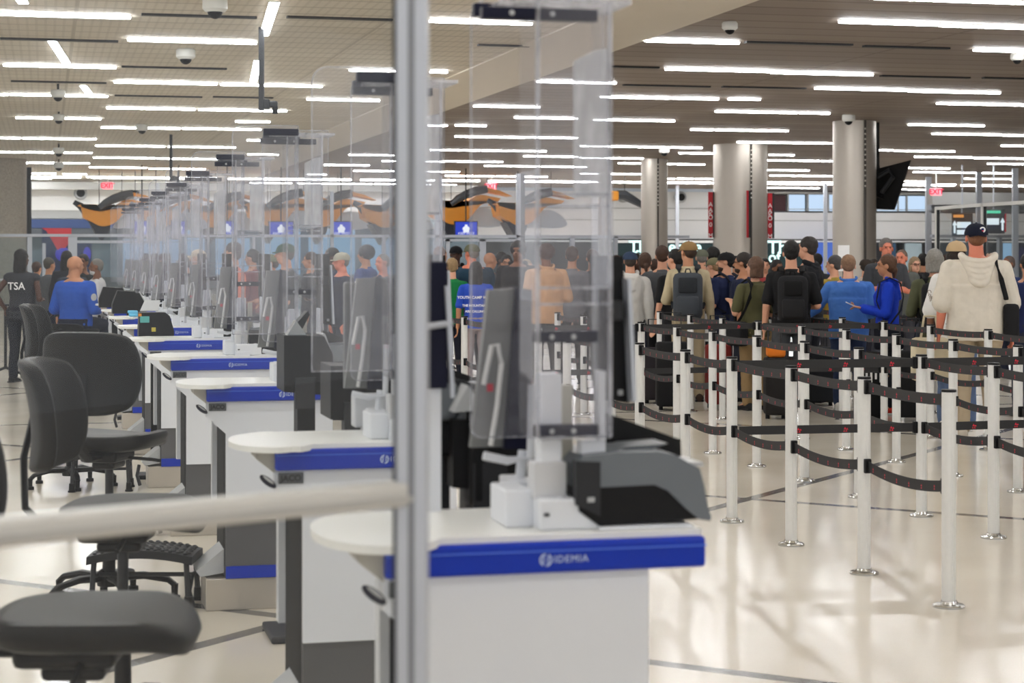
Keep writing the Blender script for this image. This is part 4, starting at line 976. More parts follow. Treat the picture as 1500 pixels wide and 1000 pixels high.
def person(px, k, ytop, phi, skin, hair, hcol, top, tcol, pcol, label, arms=('down', 'down'), hat=None, head=0, bulk=1.0, fem=False, sit=False, lean=0, fine=False, shoes=(40, 40, 42), hatback=False, extra=None, z0=None, glasses=False, beard=None, nod=0):
    for _ in range(14):
        x, y = G(px, k)
        if any((x - a) ** 2 + (y - b_) ** 2 < (.50 + .1 * (bulk - 1)) ** 2 for a, b_ in PLACED) or any((x - a) ** 2 + (y - b_) ** 2 < .29 ** 2 for a, b_ in posts): k *= .985
        else: break
    PLACED.append((x, y)); H = Zk(ytop, k)
    if hat: H -= .012
    if sit: H = 1.74
    s = H / 1.75 if not sit else 1.0
    t = thing('person', label, 'person', (x, y, 0), fa(phi))
    sm = skinm(SK[skin]); hm = hairm(hcol); tm = cloth(tcol); pm = cloth(pcol, 'trouser')
    vox = .0068 if fine else (.010 if k > 105 else .014)
    dzs = -.17 if sit else 0.0; R = Matrix.Rotation(radians(-lean), 4, 'X'); piv = Vector((0, 0, .95))
    def U(p):
        p = Vector(p); q = R @ (p - piv) + piv if lean else p
        return Vector((q.x * s, q.y * s, q.z * s + dzs))
    def D(p):
        p = Vector(p); return Vector((p.x * s, p.y * s, p.z * s + (dzs if sit else 0)))
    bw = bulk * (.90 if fem else 1.0); sh = .178 * (1 + (bw - 1) * .8)
    hipj = .092 * (1 + (bulk - 1) * .6)
    if sit: LG = {sx: ((sx * hipj, .0, .93), (sx * .13, .40, .92), (sx * .13, .42, .50)) for sx in (-1, 1)}
    else: LG = {-1: ((-hipj, 0, .93), (-.105, .02, .50), (-.115, -.02, .085)), 1: ((hipj, 0, .93), (.105, .0, .50), (.125, -.035, .085))}
    # --- body: one continuous skin
    b = MB()
    def torso(m, g, z0_, z1_, neck=True):
        pr = [(.84, .150, .112), (.93, .165, .122), (1.02, .152, .112), (1.12, .148, .108), (1.22, .166, .114), (1.32, .182, .118), (1.39, .178, .108), (1.44, .135, .088), (1.48, .078, .066)]
        if fem: pr = [(.84, .155, .115), (.93, .168, .125), (1.02, .146, .108), (1.12, .135, .100), (1.22, .150, .118), (1.30, .160, .126), (1.38, .158, .104), (1.44, .118, .082), (1.48, .068, .060)]
        rg = []
        for z, rx, ry in pr:
            if z < z0_ - .001 or z > z1_ + .001: continue
            yb = .0 + (.012 if fem and 1.2 < z < 1.35 else 0) + (bulk - 1) * .10 * max(0, 1 - abs(z - 1.1) / .25)
            rg.append([U(((rx * bw + g) * cos(2 * pi * j / 20), (ry * bulk + g) * sin(2 * pi * j / 20) + yb, z)) for j in range(20)])
        m.rings(rg)
    torso(b, -.012, .84, 1.48)
    hy = radians(head); HR = Matrix.Rotation(-hy, 4, 'Z') @ Matrix.Rotation(radians(-nod), 4, 'X'); hc = Vector((0, .015, 1.632))
    def HT(p): return U(hc + (HR @ Vector(p)))
    b.cap(U((0, -.012, 1.42)), U((0, .002, 1.56)), .062 * (.88 if fem else 1) * s * (1 + (bulk - 1) * .5), .056 * (.88 if fem else 1) * s, 14)
    b.ell((0, -.012, .028), (.076, .094, .090), 20, 12, HT)
    b.ell((0, .022, -.045), (.058, .066, .072), 18, 10, HT)
    b.ell((0, .028, -.085), (.036, .048, .030), 12, 8, HT)
    b.cap(HT((0, .084, .012)), HT((0, .106, -.024)), .009 * s, .014 * s, 8)
    b.ell((0, .078, .032), (.05, .014, .012), 10, 6, HT)
    b.ell((0, .080, -.056), (.024, .013, .008), 10, 6, HT)
    for sx in (-1, 1): b.ell((sx * .078, -.004, -.008), (.010, .022, .030), 10, 8, HT)
    J = {}
    for sx, an in ((-1, arms[0]), (1, arms[1])):
        S = Vector((sx * sh, 0, 1.385)); sp_ = ARMS[an]
        E = S + Vector((sx * sp_[0][0], sp_[0][1], sp_[0][2])); Wp = S + Vector((sx * sp_[1][0], sp_[1][1], sp_[1][2]))
        J[sx] = (U(S), U(E), U(Wp))
        S_, E_, Q_ = J[sx]
        b.cap(U((sx * .09, 0, 1.39)), S_, .046 * s, .042 * s); b.cap(S_, E_, .043 * s, .037 * s); b.cap(E_, Q_, .037 * s * bulk, .026 * s)
        fd = (Q_ - E_).normalized()
        if an in ('down', 'hip'): fd = (fd + Vector((0, .25, -.3))).normalized()
        side = Vector((sx, 0, 0)); pn = fd.cross(side)
        pn = pn.normalized() if pn.length > .2 else Vector((0, 0, 1)); wd = pn.cross(fd).normalized()
        if an == 'down': wd, pn = Vector((0, 1, 0)) - fd * fd.y, Vector((sx, 0, 0)); wd.normalize()
        pc = Q_ + fd * (.045 * s)
        for q in (-1.5, -.5, .5, 1.5):
            b.cap(Q_ + wd * (q * .010 * s), Q_ + fd * (.082 * s) + wd * (q * .019 * s), .013 * s, .0105 * s, 8)
            ln = (.064, .074, .070, .054)[int(q + 1.5)] * s; c0 = Q_ + fd * (.085 * s) + wd * (q * .0205 * s); curl = pn * (-sx if an == 'down' else -1)
            c1 = c0 + fd * (ln * .55) + curl * (ln * .18); c2 = c1 + fd * (ln * .30) + curl * (ln * .42)
            fr_ = .0078 * s if fine else .009 * s
            b.cap(c0, c1, fr_, fr_ * .95, 8); b.cap(c1, c2, fr_ * .95, fr_ * .8, 8)
        th = wd * (-1 if (an == 'down') == (sx > 0) else 1)
        th = wd
        b.cap(Q_ + fd * (.02 * s) + th * (.02 * s), Q_ + fd * (.055 * s) + th * (.045 * s), .012 * s, .010 * s, 8)
        b.cap(Q_ + fd * (.055 * s) + th * (.045 * s), Q_ + fd * (.088 * s) + th * (.050 * s), .010 * s, .008 * s, 8)
    for sx in (-1, 1):
        h, kn, an = [D(p) for p in LG[sx]]
        b.cap(h, kn, .075 * s * bulk, .050 * s); b.cap(kn, an, .050 * s, .034 * s); b.cap(an, an + Vector((sx * .01, .12, -.05)) * s, .034 * s, .028 * s)
    finish(b.build('body', sm, t), vox, 0, sm=2)
    # --- face pieces
    vis = abs(((phi + head + 180) % 360) - 180)
    if vis > 50:
        for sx in (-1, 1):
            MB().ell((sx * .029, .079, .014), (.012, .006, .006), 8, 6, HT).build('eye', mat('eye_dark', (30, 24, 22), .3), t)
            MB().ell((sx * .030, .080, .033), (.019, .006, .0042), 8, 6, HT).build('eyebrow', hm, t)
        MB().ell((0, .0905, -.056), (.022, .005, .0055), 8, 6, HT).build('mouth', mat('lip_%s' % skin, tuple(int(c * .68) for c in SK[skin]), .5), t)
    if glasses:
        g = MB()
        for sx in (-1, 1):
            pts = [HT((sx * .032 + .023 * cos(a * pi / 6), .098, .012 + .017 * sin(a * pi / 6))) for a in range(13)]
            g.tube(pts, .0028, 5); g.tube([HT((sx * .054, .096, .016)), HT((sx * .08, .0, .012))], .0026, 5)
        g.tube([HT((-.01, .1, .016)), HT((.01, .1, .016))], .0026, 5); g.build('glasses', M_black, t)
    # --- hair
    hr = MB(); HR_ = {'vox': .0085 if k > 105 else .012}
    if hair != 'bald':
        top_r = (.086, .100, .096) if hair != 'buzz' else (.079, .096, .092)
        c = (0, -.024, .040) if hair != 'buzz' else (0, -.019, .033)
        if hat: c, top_r = (0, -.019, .026), (.079, .094, .086)
        hr.ell(c, top_r, 20, 12, HT, zmin=-.35)
        hr.ell((0, -.052, .0), (.074, .058, .070), 16, 10, HT)
        if hair in ('bob', 'long', 'wavy', 'pony', 'bun', 'tied'):
            hr.ell((0, -.045, -.02 if hat else .0), (.084, .068, .070 if hat else .082), 16, 10, HT)
        if hair == 'bob':
            for q in range(-5, 6):
                a = q / 5 * 2.0; hr.cap(HT((.072 * sin(a), -.028 - .055 * cos(a), -.01 if hat else .03)), HT((.078 * sin(a), -.028 - .06 * cos(a), -.105)), .026 * s, .016 * s, 8)
        if hair in ('long', 'wavy'):
            for q in range(-5, 6):
                a = q / 5 * 1.9; w_ = .012 * (q % 2) if hair == 'wavy' else 0
                hr.cap(HT((.070 * sin(a), -.028 - .055 * cos(a), -.01 if hat else .03)), HT((.080 * sin(a), -.035 - .058 * cos(a) - w_, -.12)), .026 * s, .020 * s, 8)
                hr.cap(HT((.080 * sin(a), -.035 - .058 * cos(a) - w_, -.12)), HT((.078 * sin(a), -.06 - .045 * cos(a) + w_, -.24)), .020 * s, .012 * s, 8)
        if hair == 'pony': hr.cap(HT((0, -.11, .03)), HT((0, -.15, -.03)), .026 * s, .030 * s, 10); hr.cap(HT((0, -.15, -.03)), HT((0, -.12, -.19)), .030 * s, .012 * s, 10)
        if hair == 'bun': hr.ell((0, -.125, .01), (.038, .034, .036), 12, 8, HT)
        if hair == 'tied': hr.cap(HT((.02, -.10, -.04)), HT((.03, -.09, -.14)), .032 * s, .014 * s, 10)
        if hair == 'puff': hr.ell((0, -.03, .035), (.105, .115, .105), 16, 12, HT)
        if hair == 'tall': hr.ell((0, .0, .085), (.07, .085, .05), 14, 8, HT)
        finish(hr.build('hair', hm, t), HR_['vox'], .010 if hair != 'buzz' else .002, HRT, 2)
    if beard:
        bd = MB().ell((0, .032, -.080), (.056, .062, .045), 14, 8, HT).ell((0, .082, -.045), (.03, .012, .008), 10, 6, HT)
        finish(bd.build('beard', hairm(beard), t), .009, .004, HRT, 2)
    if hat:
        hb = -1 if hatback else 1; rg = []
        for i in range(9):
            q = i / 8 * pi / 2 * .97; rg.append([HT((.096 * cos(q) ** .8 * cos(2 * pi * j / 24), -.014 + .113 * cos(q) ** .8 * sin(2 * pi * j / 24), .022 + .098 * sin(q))) for j in range(24)])
        c = MB().rings(rg).build('cap', cloth(hat, 'cap'), t, smooth=60)
        br = MB(); rr = []
        for j in range(13):
            a = -1.15 + 2.3 * j / 12; ox, oy = .075 * sin(a), hb * (.085 + .085 * cos(a) - .03); ix, iy = .078 * sin(a), hb * (.045 * cos(a) + .02)
            rr.append([HT((ix, iy, .030)), HT((ox, oy, .022 - .012 * abs(sin(a)))), HT((ox, oy, .017 - .012 * abs(sin(a)))), HT((ix, iy, .024))])
        br.rings(rr).build('brim', cloth(hat, 'cap'), c, smooth=50)
        MB().ell((0, -.012, .122), (.009, .009, .005), 8, 6, HT).build('button', cloth(hat, 'cap'), c)
        if extra and 'badge' in extra:
            bx, by = .035, -.112
            pts = [(bx + .024 * cos(a * pi / 8), by, .065 + .024 * sin(a * pi / 8)) for a in range(16)]
            MB().add([HT(p) for p in pts] + [HT((p[0], p[1] + .02, p[2])) for p in pts], [tuple(range(16)), tuple(range(31, 15, -1))] + [(i, 16 + i, 16 + (i + 1) % 16, (i + 1) % 16) for i in range(16)]).build('badge', M_wprint, c)
            MB().ell((bx, by - .001, .069), (.012, .003, .009), 8, 6, HT).build('badge_mark', cloth((24, 40, 96), 'cap'), c)
            MB().ell((bx, by - .001, .056), (.013, .003, .005), 8, 6, HT).build('badge_stripe', M_red, c)
    # --- top garment
    g = MB(); torso(g, .020, .84, 1.44)
    if extra and 'badge' in extra or top == 'jacket':
        g.rings([[U((rx * bw * cos(2 * pi * j / 20), ry * bulk * sin(2 * pi * j / 20), z)) for j in range(20)] for z, rx, ry in ((.80, .178, .135), (.90, .188, .145), (1.05, .182, .140), (1.25, .190, .138))])
    g.rings([[U((rx * cos(2 * pi * j / 16), -.008 + ry * sin(2 * pi * j / 16), z)) for j in range(16)] for z, rx, ry in ((1.40, .135 * bw, .088), (1.45, .100, .080), (1.475, .074, .068))])
    puff = .014 + (.010 if top in ('hoodie', 'jacket') else 0)
    for sx in (-1, 1):
        S_, E_, Q_ = J[sx]
        ab = 1 + (bulk - 1) * .45
        g.cap(U((sx * .07, 0, 1.402)), S_, .060 * s, (.046 + puff) * s * ab)
        if top == 'vest': continue
        if top == 'tee':
            M_ = S_.lerp(E_, .80); g.cap(S_, M_, (.046 + puff) * s * ab, (.047 + puff) * s * ab)
        elif top == 'wide':
            M_ = S_.lerp(E_, 1.0); g.cap(S_, M_, (.050 + puff) * s * ab, (.064 + puff) * s * ab)
        else:
            g.cap(S_, E_, (.046 + puff) * s * ab, (.041 + puff) * s * ab); g.cap(E_, E_.lerp(Q_, .93), (.042 + puff) * s * ab, (.031 + puff * .7) * s)
    if top in ('hoodie', 'jacket'):
        pts = []
        for i in range(13):
            a = -pi * .12 + (pi * 1.24) * i / 12
            pts.append(U((.092 * cos(a), -.015 - .075 * sin(a), 1.475 - .030 * sin(a) + (.012 if top == 'hoodie' else .02))))
        rr = .030 if top == 'hoodie' else .018
        for i in range(12): g.cap(pts[i], pts[i + 1], rr * s, rr * s, 8)
    if top == 'hoodie':
        for q in range(5):
            w_ = .095 - .012 * q; zq = 1.452 - .036 * q; pts = [U((w_ * cos(a), -.085 - .028 * sin(a) - .006 * q, zq - .030 * sin(a))) for a in [pi * i / 8 for i in range(9)]]
            for i in range(8): g.cap(pts[i], pts[i + 1], .021 * s, .021 * s, 8)
    name = {'tee': 't_shirt', 'wide': 't_shirt', 'hoodie': 'hoodie', 'jacket': 'jacket', 'long': 'shirt', 'vest': 'vest', 'shell': 'jacket'}[top]
    gm = finish(g.build(name, tm, t), .0085 if fine else (.011 if k > 105 else .015), .022 if top in ('hoodie', 'jacket') else .016)
    if extra and 'back_text' in extra:
        for i, (tx, sz, zc) in enumerate(extra['back_text']):
            o = text(tx, sz, 'back_lettering', M_wprint, t, U((0, -.155 * bulk, zc)), rot=(pi / 2, 0, 0), ext=.002, off=.001)
    if extra and 'sleeve_text' in extra:
        S_, E_, Q_ = J[-1]; m_ = S_.lerp(E_, .55)
        text(extra['sleeve_text'], .05, 'sleeve_lettering', mat('brown_print', (110, 90, 70), .6), t, m_ + Vector((-.02, -.078 * s, 0)), rot=(pi / 2, radians(75), 0), ext=.002)
    if extra and 'patch' in extra:
        S_, E_, Q_ = J[1]; m_ = S_.lerp(E_, .45)
        o = MB().ell((0, 0, 0), (.036, .006, .045), 12, 8).build('shoulder_patch', M_lightg, t, smooth=True); o.location = m_ + Vector((.055, -.045, 0)) * s; o.rotation_euler = (0, 0, radians(50))
    # --- trousers and shoes
    g = MB(); tr_ = []
    for z, rx, ry in ((.82, .158, .118), (.90, .170, .128), (1.0, .160, .120)):
        tr_.append([D(((rx * bw + .012) * cos(2 * pi * j / 16), (ry * bulk + .010) * sin(2 * pi * j / 16), z)) for j in range(16)])
    g.rings(tr_)
    short = extra and 'shorts' in extra
    for sx in (-1, 1):
        h, kn, an = [D(p) for p in LG[sx]]
        if fem and extra and 'tight' in extra: a1, a2, a3 = .082, .056, .042
        else: a1, a2, a3 = .094 * bulk, .074, .062
        g.cap(h, kn, a1 * s, a2 * s)
        if not short: g.cap(kn, an.lerp(kn, .02), a2 * s, a3 * s)
    finish(g.build('trousers', pm, t), .011 if k > 105 else .015, .018)
    for sx in (-1, 1):
        h, kn, an = [D(p) for p in LG[sx]]
        zf = an.z - .085 * s
        rg = []
        for yy, wx, hz in ((-.085, .025, .05), (-.07, .036, .085), (-.02, .040, .10), (.05, .044, .075), (.12, .050, .055), (.17, .045, .045), (.20, .025, .03)):
            rg.append([(an.x + (wx * cos(2 * pi * j / 12)) * s, an.y + yy * s, zf + max(0, (hz / 2 + hz / 2 * sin(2 * pi * j / 12))) * s) for j in range(12)])
        sh_ = MB().rings(rg).build('shoe', cloth(shoes, 'shoe'), t, smooth=60)
        MB().box(an.x - .048 * s, an.x + .048 * s, an.y - .085 * s, an.y + .195 * s, zf, zf + .018 * s, .008).build('sole', M_wprint if sum(shoes) > 300 else M_black, sh_)
    t_info[label] = (t, U, J, s)
    return t
t_info = {}
def backpack(label, who, col, strap=None, w=.30, h=.44, slim=1.0):
    t0, U, J, s = t_info[who]
    t = thing('backpack', label, 'backpack', t0.location, t0.rotation_euler.z)
    m = cloth(col, 'pack'); sm_ = cloth(strap or tuple(int(c * .7) for c in col), 'pack')
    def bx(x0, x1, y0, y1, z0, z1, bv, nm, mm, par):
        b = MB().box(x0, x1, y0, y1, z0, z1, bv); b.v = [tuple(U(p)) for p in b.v]; return b.build(nm, mm, par, smooth=60)
    d = .17 * slim
    main = bx(-w / 2, w / 2, -.145 - d, -.135, 1.40 - h, 1.41, .06, 'main_bag', m, t)
    bx(-w * .38, w * .38, -.185 - d, -.14 - d + .02, 1.40 - h + .04, 1.40 - h * .48, .03, 'front_pocket', m, t)
    bx(-w * .32, w * .32, -.165 - d, -.14 - d + .02, 1.40 - h * .42, 1.36, .02, 'upper_pocket', sm_, t)
    for sx in (-1, 1):
        pts = [U(p) for p in ((sx * .09, -.14, 1.38), (sx * .10, -.11, 1.45), (sx * .105, -.02, 1.492), (sx * .11, .08, 1.46), (sx * .125, .135, 1.36), (sx * .15, .13, 1.22), (sx * .175, .05, 1.12), (sx * .15, -.12, 1.02))]
        MB().tube(pts, .03, 8, flat=(1, .35)).build('strap', sm_, t, smooth=True)
    MB().tube([U((-.03, -.16, 1.41)), U((-.02, -.17, 1.45)), U((.02, -.17, 1.45)), U((.03, -.16, 1.41))], .008).build('handle', sm_, t)
    return t
def sling(label, who, col, flip=1, bagz=.98, bag=True):
    t0, U, J, s = t_info[who]
    t = thing('shoulder_bag', label, 'shoulder bag', t0.location, t0.rotation_euler.z); m = cloth(col, 'bag')
    pts = [U(p) for p in ((flip * .235, -.02, bagz + .12), (flip * .215, -.13, 1.15), (flip * .17, -.165, 1.3), (flip * .13, -.13, 1.45), (flip * .115, -.02, 1.505), (flip * .12, .09, 1.46), (flip * .20, .13, 1.25), (flip * .24, .04, bagz + .12))]
    MB().tube(pts, .022, 8, flat=(1, .3)).build('strap', m, t, smooth=True)
    if bag:
        b = MB().box(flip * .25 - .05, flip * .25 + .07, -.16, .16, bagz - .16, bagz + .12, .03); b.v = [tuple(U(p)) for p in b.v]; b.build('bag', m, t, smooth=60)
    return t
K_ = (28, 28, 30); NV = (34, 44, 80); BR = (62, 42, 32); BK = (22, 19, 18); GR = (120, 115, 110); BL = (150, 118, 84); DG = (58, 60, 62)
P = person
# right hand crowd, nearest first
P(1430, 168, 325, 4, 'ruddy', 'buzz', (120, 80, 55), 'wide', (216, 208, 194), (176, 160, 136), 'tall man in a cream hoodie and navy cap with round badge, seen from behind', arms=('down', 'down'), hat=(22, 26, 42), bulk=1.28, fine=True, shoes=(190, 180, 165), extra={'badge': 1, 'nohood': 1}, hatback=True)
HOOD = [o for o in t_info['tall man in a cream hoodie and navy cap with round badge, seen from behind'][0].children if o.name.startswith('t_shirt')][0]
HOOD.name = 'hoodie'
P(1401, 160, 351, 20, 'brown', 'long', (36, 26, 22), 'wide', (232, 230, 226), (90, 108, 140), 'woman in white t-shirt with lettered sleeve and tan cap, left of the tall cream hoodie', arms=('down', 'down'), hat=(198, 170, 132), fem=True, bulk=1.08, fine=True, shoes=(225, 222, 218), extra={'sleeve_text': 'Coffee'}, hatback=False)
P(1369, 150, 366, 8, 'light', 'bob', (138, 134, 128), 'long', (84, 86, 64), (56, 60, 70), 'grey haired woman in olive shirt with a black backpack, seen from behind', arms=('bent', 'bent'), fem=True, bulk=1.1)
P(1300, 150, 374, -82, 'tan', 'tied', (82, 54, 36), 'hoodie', (28, 62, 188), (30, 32, 40), 'woman in bright blue hoodie looking left at her phone', arms=('phone', 'phone'), fem=True, fine=True, bulk=1.0, shoes=(210, 60, 50), extra={'tight': 1})
P(1243, 142, 374, 8, 'fair', 'short', (136, 104, 80), 'jacket', (70, 116, 190), (44, 56, 84), 'man in light blue jacket leaning his hand on a stanchion', arms=('rest', 'bent'), bulk=1.22, fine=True, lean=6, shoes=(220, 218, 214))
P(1159, 146, 354, 4, 'light', 'short', BK, 'tee', (26, 26, 28), (70, 72, 76), 'black haired man in black t-shirt with black backpack, centre right', arms=('down', 'bent'), bulk=1.12, fine=True, shoes=(60, 60, 62))
P(1184, 136, 348, -60, 'light', 'short', (46, 40, 38), 'hoodie', (30, 30, 33), (40, 42, 48), 'tall dark haired man in black hoodie turned to the left', arms=('bent', 'bent'), bulk=1.15, fine=True)
P(1106, 142, 377, -25, 'light', 'bob', (92, 66, 50), 'tee', (84, 82, 56), (150, 124, 88), 'person with brown bob in olive t-shirt and thin black strap', arms=('up', 'bent'), fem=True, bulk=1.15, head=-25, fine=True)
P(1089, 134, 371, -70, 'tan', 'short', (40, 32, 28), 'tee', (36, 42, 66), (44, 48, 60), 'man with glasses in navy t-shirt looking left', arms=('down', 'down'), bulk=1.12, glasses=True, beard=(60, 46, 38))
P(1064, 131, 368, -40, 'light', 'short', BK, 'tee', (34, 42, 74), (50, 54, 66), 'bearded man in black cap and navy t-shirt', arms=('bent', 'down'), hat=K_, hatback=True, bulk=1.15, head=-40, beard=(50, 36, 28), fine=True)
P(1046, 126, 376, -30, 'light', 'short', BL, 'long', (58, 84, 104), (50, 52, 58), 'person in denim jacket and olive cap with black backpack', arms=('bent', 'down'), hat=(112, 108, 82), bulk=1.0, head=-20)
P(1008, 134, 352, 6, 'tan', 'buzz', (60, 42, 32), 'long', (186, 172, 142), (168, 152, 124), 'tall man in tan shirt and brown cap with grey backpack', arms=('bent', 'down'), hat=(140, 112, 74), head=-35, fine=True, bulk=1.0, shoes=(60, 46, 38))
P(989, 130, 366, -30, 'light', 'short', BK, 'tee', (26, 26, 28), (32, 32, 36), 'black haired man in black t-shirt with bare arms', arms=('down', 'bent'), bulk=1.05, head=-20)
P(970, 126, 361, 0, 'light', 'tall', (66, 44, 32), 'tee', (74, 76, 80), (40, 40, 44), 'brown haired man in dark grey t-shirt, seen from behind', arms=('down', 'down'), bulk=1.1)
P(945, 130, 371, 12, 'light', 'tied', (70, 48, 36), 'long', (150, 150, 152), (36, 36, 40), 'woman with tied brown hair in a grey top', arms=('down', 'bent'), fem=True)
P(923, 128, 367, 0, 'light', 'short', (60, 50, 44), 'hoodie', (206, 204, 200), (50, 50, 54), 'person in off white hoodie beside the black monitor', arms=('down', 'down'), hat=(52, 66, 90))
P(1298, 116, 350, 176, 'ruddy', 'short', (104, 98, 94), 'tee', (64, 66, 70), (60, 62, 70), 'grey haired man in dark grey shirt facing the viewer', arms=('fold', 'fold'), bulk=1.15, fine=True)
P(1321, 112, 366, -150, 'ruddy', 'buzz', (110, 92, 80), 'tee', (92, 94, 90), (60, 60, 66), 'balding man behind the woman in the blue hoodie', bulk=1.05)
P(1340, 112, 377, 170, 'fair', 'bob', (150, 128, 100), 'long', (66, 66, 70), (60, 60, 66), 'blonde woman with glasses facing the viewer', fem=True, glasses=True)
P(1222, 124, 375, -30, 'light', 'short', (64, 62, 62), 'tee', (150, 130, 60), (60, 60, 66), 'man with dark grey hair and mustard collar left of the blue jacket', head=-30)
P(1138, 118, 381, 160, 'brown', 'wavy', BK, 'hoodie', (24, 24, 26), (30, 30, 34), 'person in black with long black hair between two queue rows', arms=('point', 'bent'), fem=True)
P(1028, 112, 364, 4, 'light', 'short', GR, 'tee', (90, 96, 92), (60, 60, 64), 'person in grey green cap far back beside the wide column', hat=(104, 106, 92))
P(1044, 112, 363, 0, 'dark', 'puff', BK, 'long', (40, 40, 46), (40, 40, 44), 'dark haired person far back at the foot of the wide column')
P(1078, 108, 376, 10, 'tan', 'short', BK, 'tee', (70, 60, 60), (50, 50, 60), 'dark haired person far back between the navy shirts')
P(1240, 108, 380, -150, 'tan', 'short', (70, 40, 30), 'tee', (120, 70, 60), (50, 50, 60), 'reddish haired person far back beside the paper notice')
P(1268, 110, 378, 20, 'light', 'short', (40, 34, 30), 'tee', (160, 150, 140), (50, 50, 60), 'person far back right of the blue jacket', hat=(60, 52, 46))
P(1280, 104, 380, 160, 'tan', 'short', (50, 40, 34), 'tee', (110, 112, 116), (50, 50, 60), 'person far back left of the grey haired man')
P(1197, 104, 372, 0, 'tan', 'short', BK, 'tee', (60, 60, 64), (50, 50, 60), 'dark haired person far back right of the black hoodie')
P(1478, 112, 375, -120, 'brown', 'buzz', (90, 76, 70), 'long', (44, 54, 92), (40, 44, 60), 'bald man in navy right of the cream hoodie')
P(1506, 148, 372, 0, 'tan', 'short', BK, 'long', (30, 38, 74), (40, 44, 60), 'person in navy cut by the right picture edge', bulk=1.1)
P(1352, 104, 372, 5, 'tan', 'short', BK, 'long', (40, 40, 44), (40, 44, 60), 'dark haired person behind the grey haired woman')
P(1385, 106, 374, 5, 'light', 'short', BR, 'long', (70, 70, 76), (40, 44, 60), 'brown haired person far back behind the white t-shirt')
P(960, 108, 380, 10, 'tan', 'short', BR, 'long', (80, 80, 84), (40, 44, 60), 'person far back left of the dark grey t-shirt')
P(932, 106, 372, 190, 'dark', 'short', BK, 'long', (50, 46, 50), (40, 44, 60), 'dark skinned person far back beside the monitor')
P(903, 110, 374, 0, 'tan', 'buzz', BR, 'long', (90, 92, 96), (40, 44, 60), 'person behind the black monitor')
P(1120, 104, 379, 180, 'light', 'short', BK, 'tee', (150, 60, 60), (40, 44, 60), 'person in dull red far back under the red banner')
# middle group between frame and shield
P(697, 124, 384, 2, 'tan', 'long', BK, 'tee', (42, 76, 180), (150, 134, 134), 'person with long black hair in blue t-shirt with white back print', fem=True, bulk=1.1, fine=True, extra={'back_text': [('YOUTH CAMP WEST', .045, 1.27), ('THE MOUNTAINS', .038, 1.16), ('ARE CALLING', .038, 1.08)]})
P(691, 116, 356, -25, 'ruddy', 'buzz', (120, 110, 100), 'tee', (36, 60, 78), (60, 60, 64), 'large man in camouflage cap and teal navy t-shirt', hat=(98, 98, 78), bulk=1.4, head=-20)
P(662, 126, 379, -10, 'fair', 'short', (150, 124, 90), 'tee', (28, 120, 66), (40, 44, 56), 'fair haired boy in green t-shirt near the tall frame', bulk=.92)
P(668, 108, 359, 175, 'dark', 'short', BK, 'hoodie', (26, 26, 30), (30, 30, 36), 'person in black cap with pale badge and black jacket', hat=(20, 20, 24))
P(645, 108, 362, 40, 'light', 'short', (110, 76, 56), 'tee', (110, 96, 90), (40, 44, 56), 'brown haired person close to the tall frame', head=10)
P(717, 110, 370, 60, 'tan', 'bald', BR, 'tee', (70, 74, 78), (40, 44, 56), 'bald man looking right behind the teal t-shirt')
P(735, 108, 370, 120, 'dark', 'short', BK, 'long', (46, 50, 52), (40, 44, 56), 'dark skinned person with a raised hand beside the bald man', arms=('face', 'bent'))
P(742, 112, 374, 175, 'tan', 'short', BK, 'long', (50, 62, 58), (40, 44, 56), 'person with glasses in dark green shirt facing the viewer', glasses=True)
P(759, 118, 354, -165, 'brown', 'puff', (24, 22, 24), 'hoodie', (32, 32, 35), (30, 30, 34), 'tall man in black hooded jacket facing the viewer', bulk=1.15)
P(771, 118, 381, 130, 'fair', 'bob', (170, 150, 120), 'tee', (34, 122, 66), (50, 50, 56), 'blonde woman in green top behind the acrylic shield', fem=True)
P(800, 124, 358, -20, 'brown', 'puff', (62, 40, 34), 'jacket', (196, 152, 112), (60, 56, 54), 'person in tan jacket seen through the acrylic shield', arms=('bent', 'bent'), bulk=1.15)
P(838, 118, 362, 10, 'tan', 'short', BR, 'long', (104, 104, 108), (60, 56, 54), 'person in grey seen through the right part of the shield')
P(868, 116, 366, 0, 'light', 'short', BR, 'tee', (70, 72, 76), (60, 56, 54), 'person in dark grey just left of the black monitor')
# seen through the left glass
P(342, 134, 356, -85, 'light', 'short', (48, 40, 36), 'tee', (236, 128, 92), (60, 60, 70), 'man in orange shirt with dark hair looking left', arms=('bent', 'bent'), fine=True)
P(419, 134, 355, -92, 'light', 'buzz', (70, 56, 46), 'tee', (46, 50, 48), (60, 60, 70), 'man in dark green cap and black t-shirt looking left', hat=(36, 72, 50), arms=('bent', 'fwd'), fine=True)
P(398, 122, 371, -95, 'tan', 'buzz', BR, 'tee', (70, 74, 62), (60, 60, 70), 'person in camouflage cap behind the dark green cap', hat=(108, 112, 86))
P(486, 118, 364, -120, 'dark', 'short', BK, 'long', (44, 52, 76), (40, 44, 60), 'dark skinned woman in navy left of the camouflage cap', fem=True, arms=('bent', 'bent'))
P(501, 124, 368, -110, 'ruddy', 'buzz', GR, 'long', (30, 36, 58), (40, 44, 60), 'man in pale camouflage cap and navy jacket', hat=(168, 164, 148), bulk=1.25)
P(536, 112, 360, -70, 'tan', 'puff', (36, 36, 48), 'long', (36, 64, 130), (40, 44, 60), 'dark haired person in blue just left of the tall frame', bulk=1.1)
P(561, 118, 372, -130, 'ruddy', 'buzz', GR, 'long', (44, 50, 70), (40, 44, 60), 'older man with short grey hair beside the tall frame')
P(291, 112, 364, -90, 'light', 'short', BL, 'long', (96, 98, 98), (40, 44, 60), 'person in pale hat behind the clear shields', hat=(200, 182, 150))
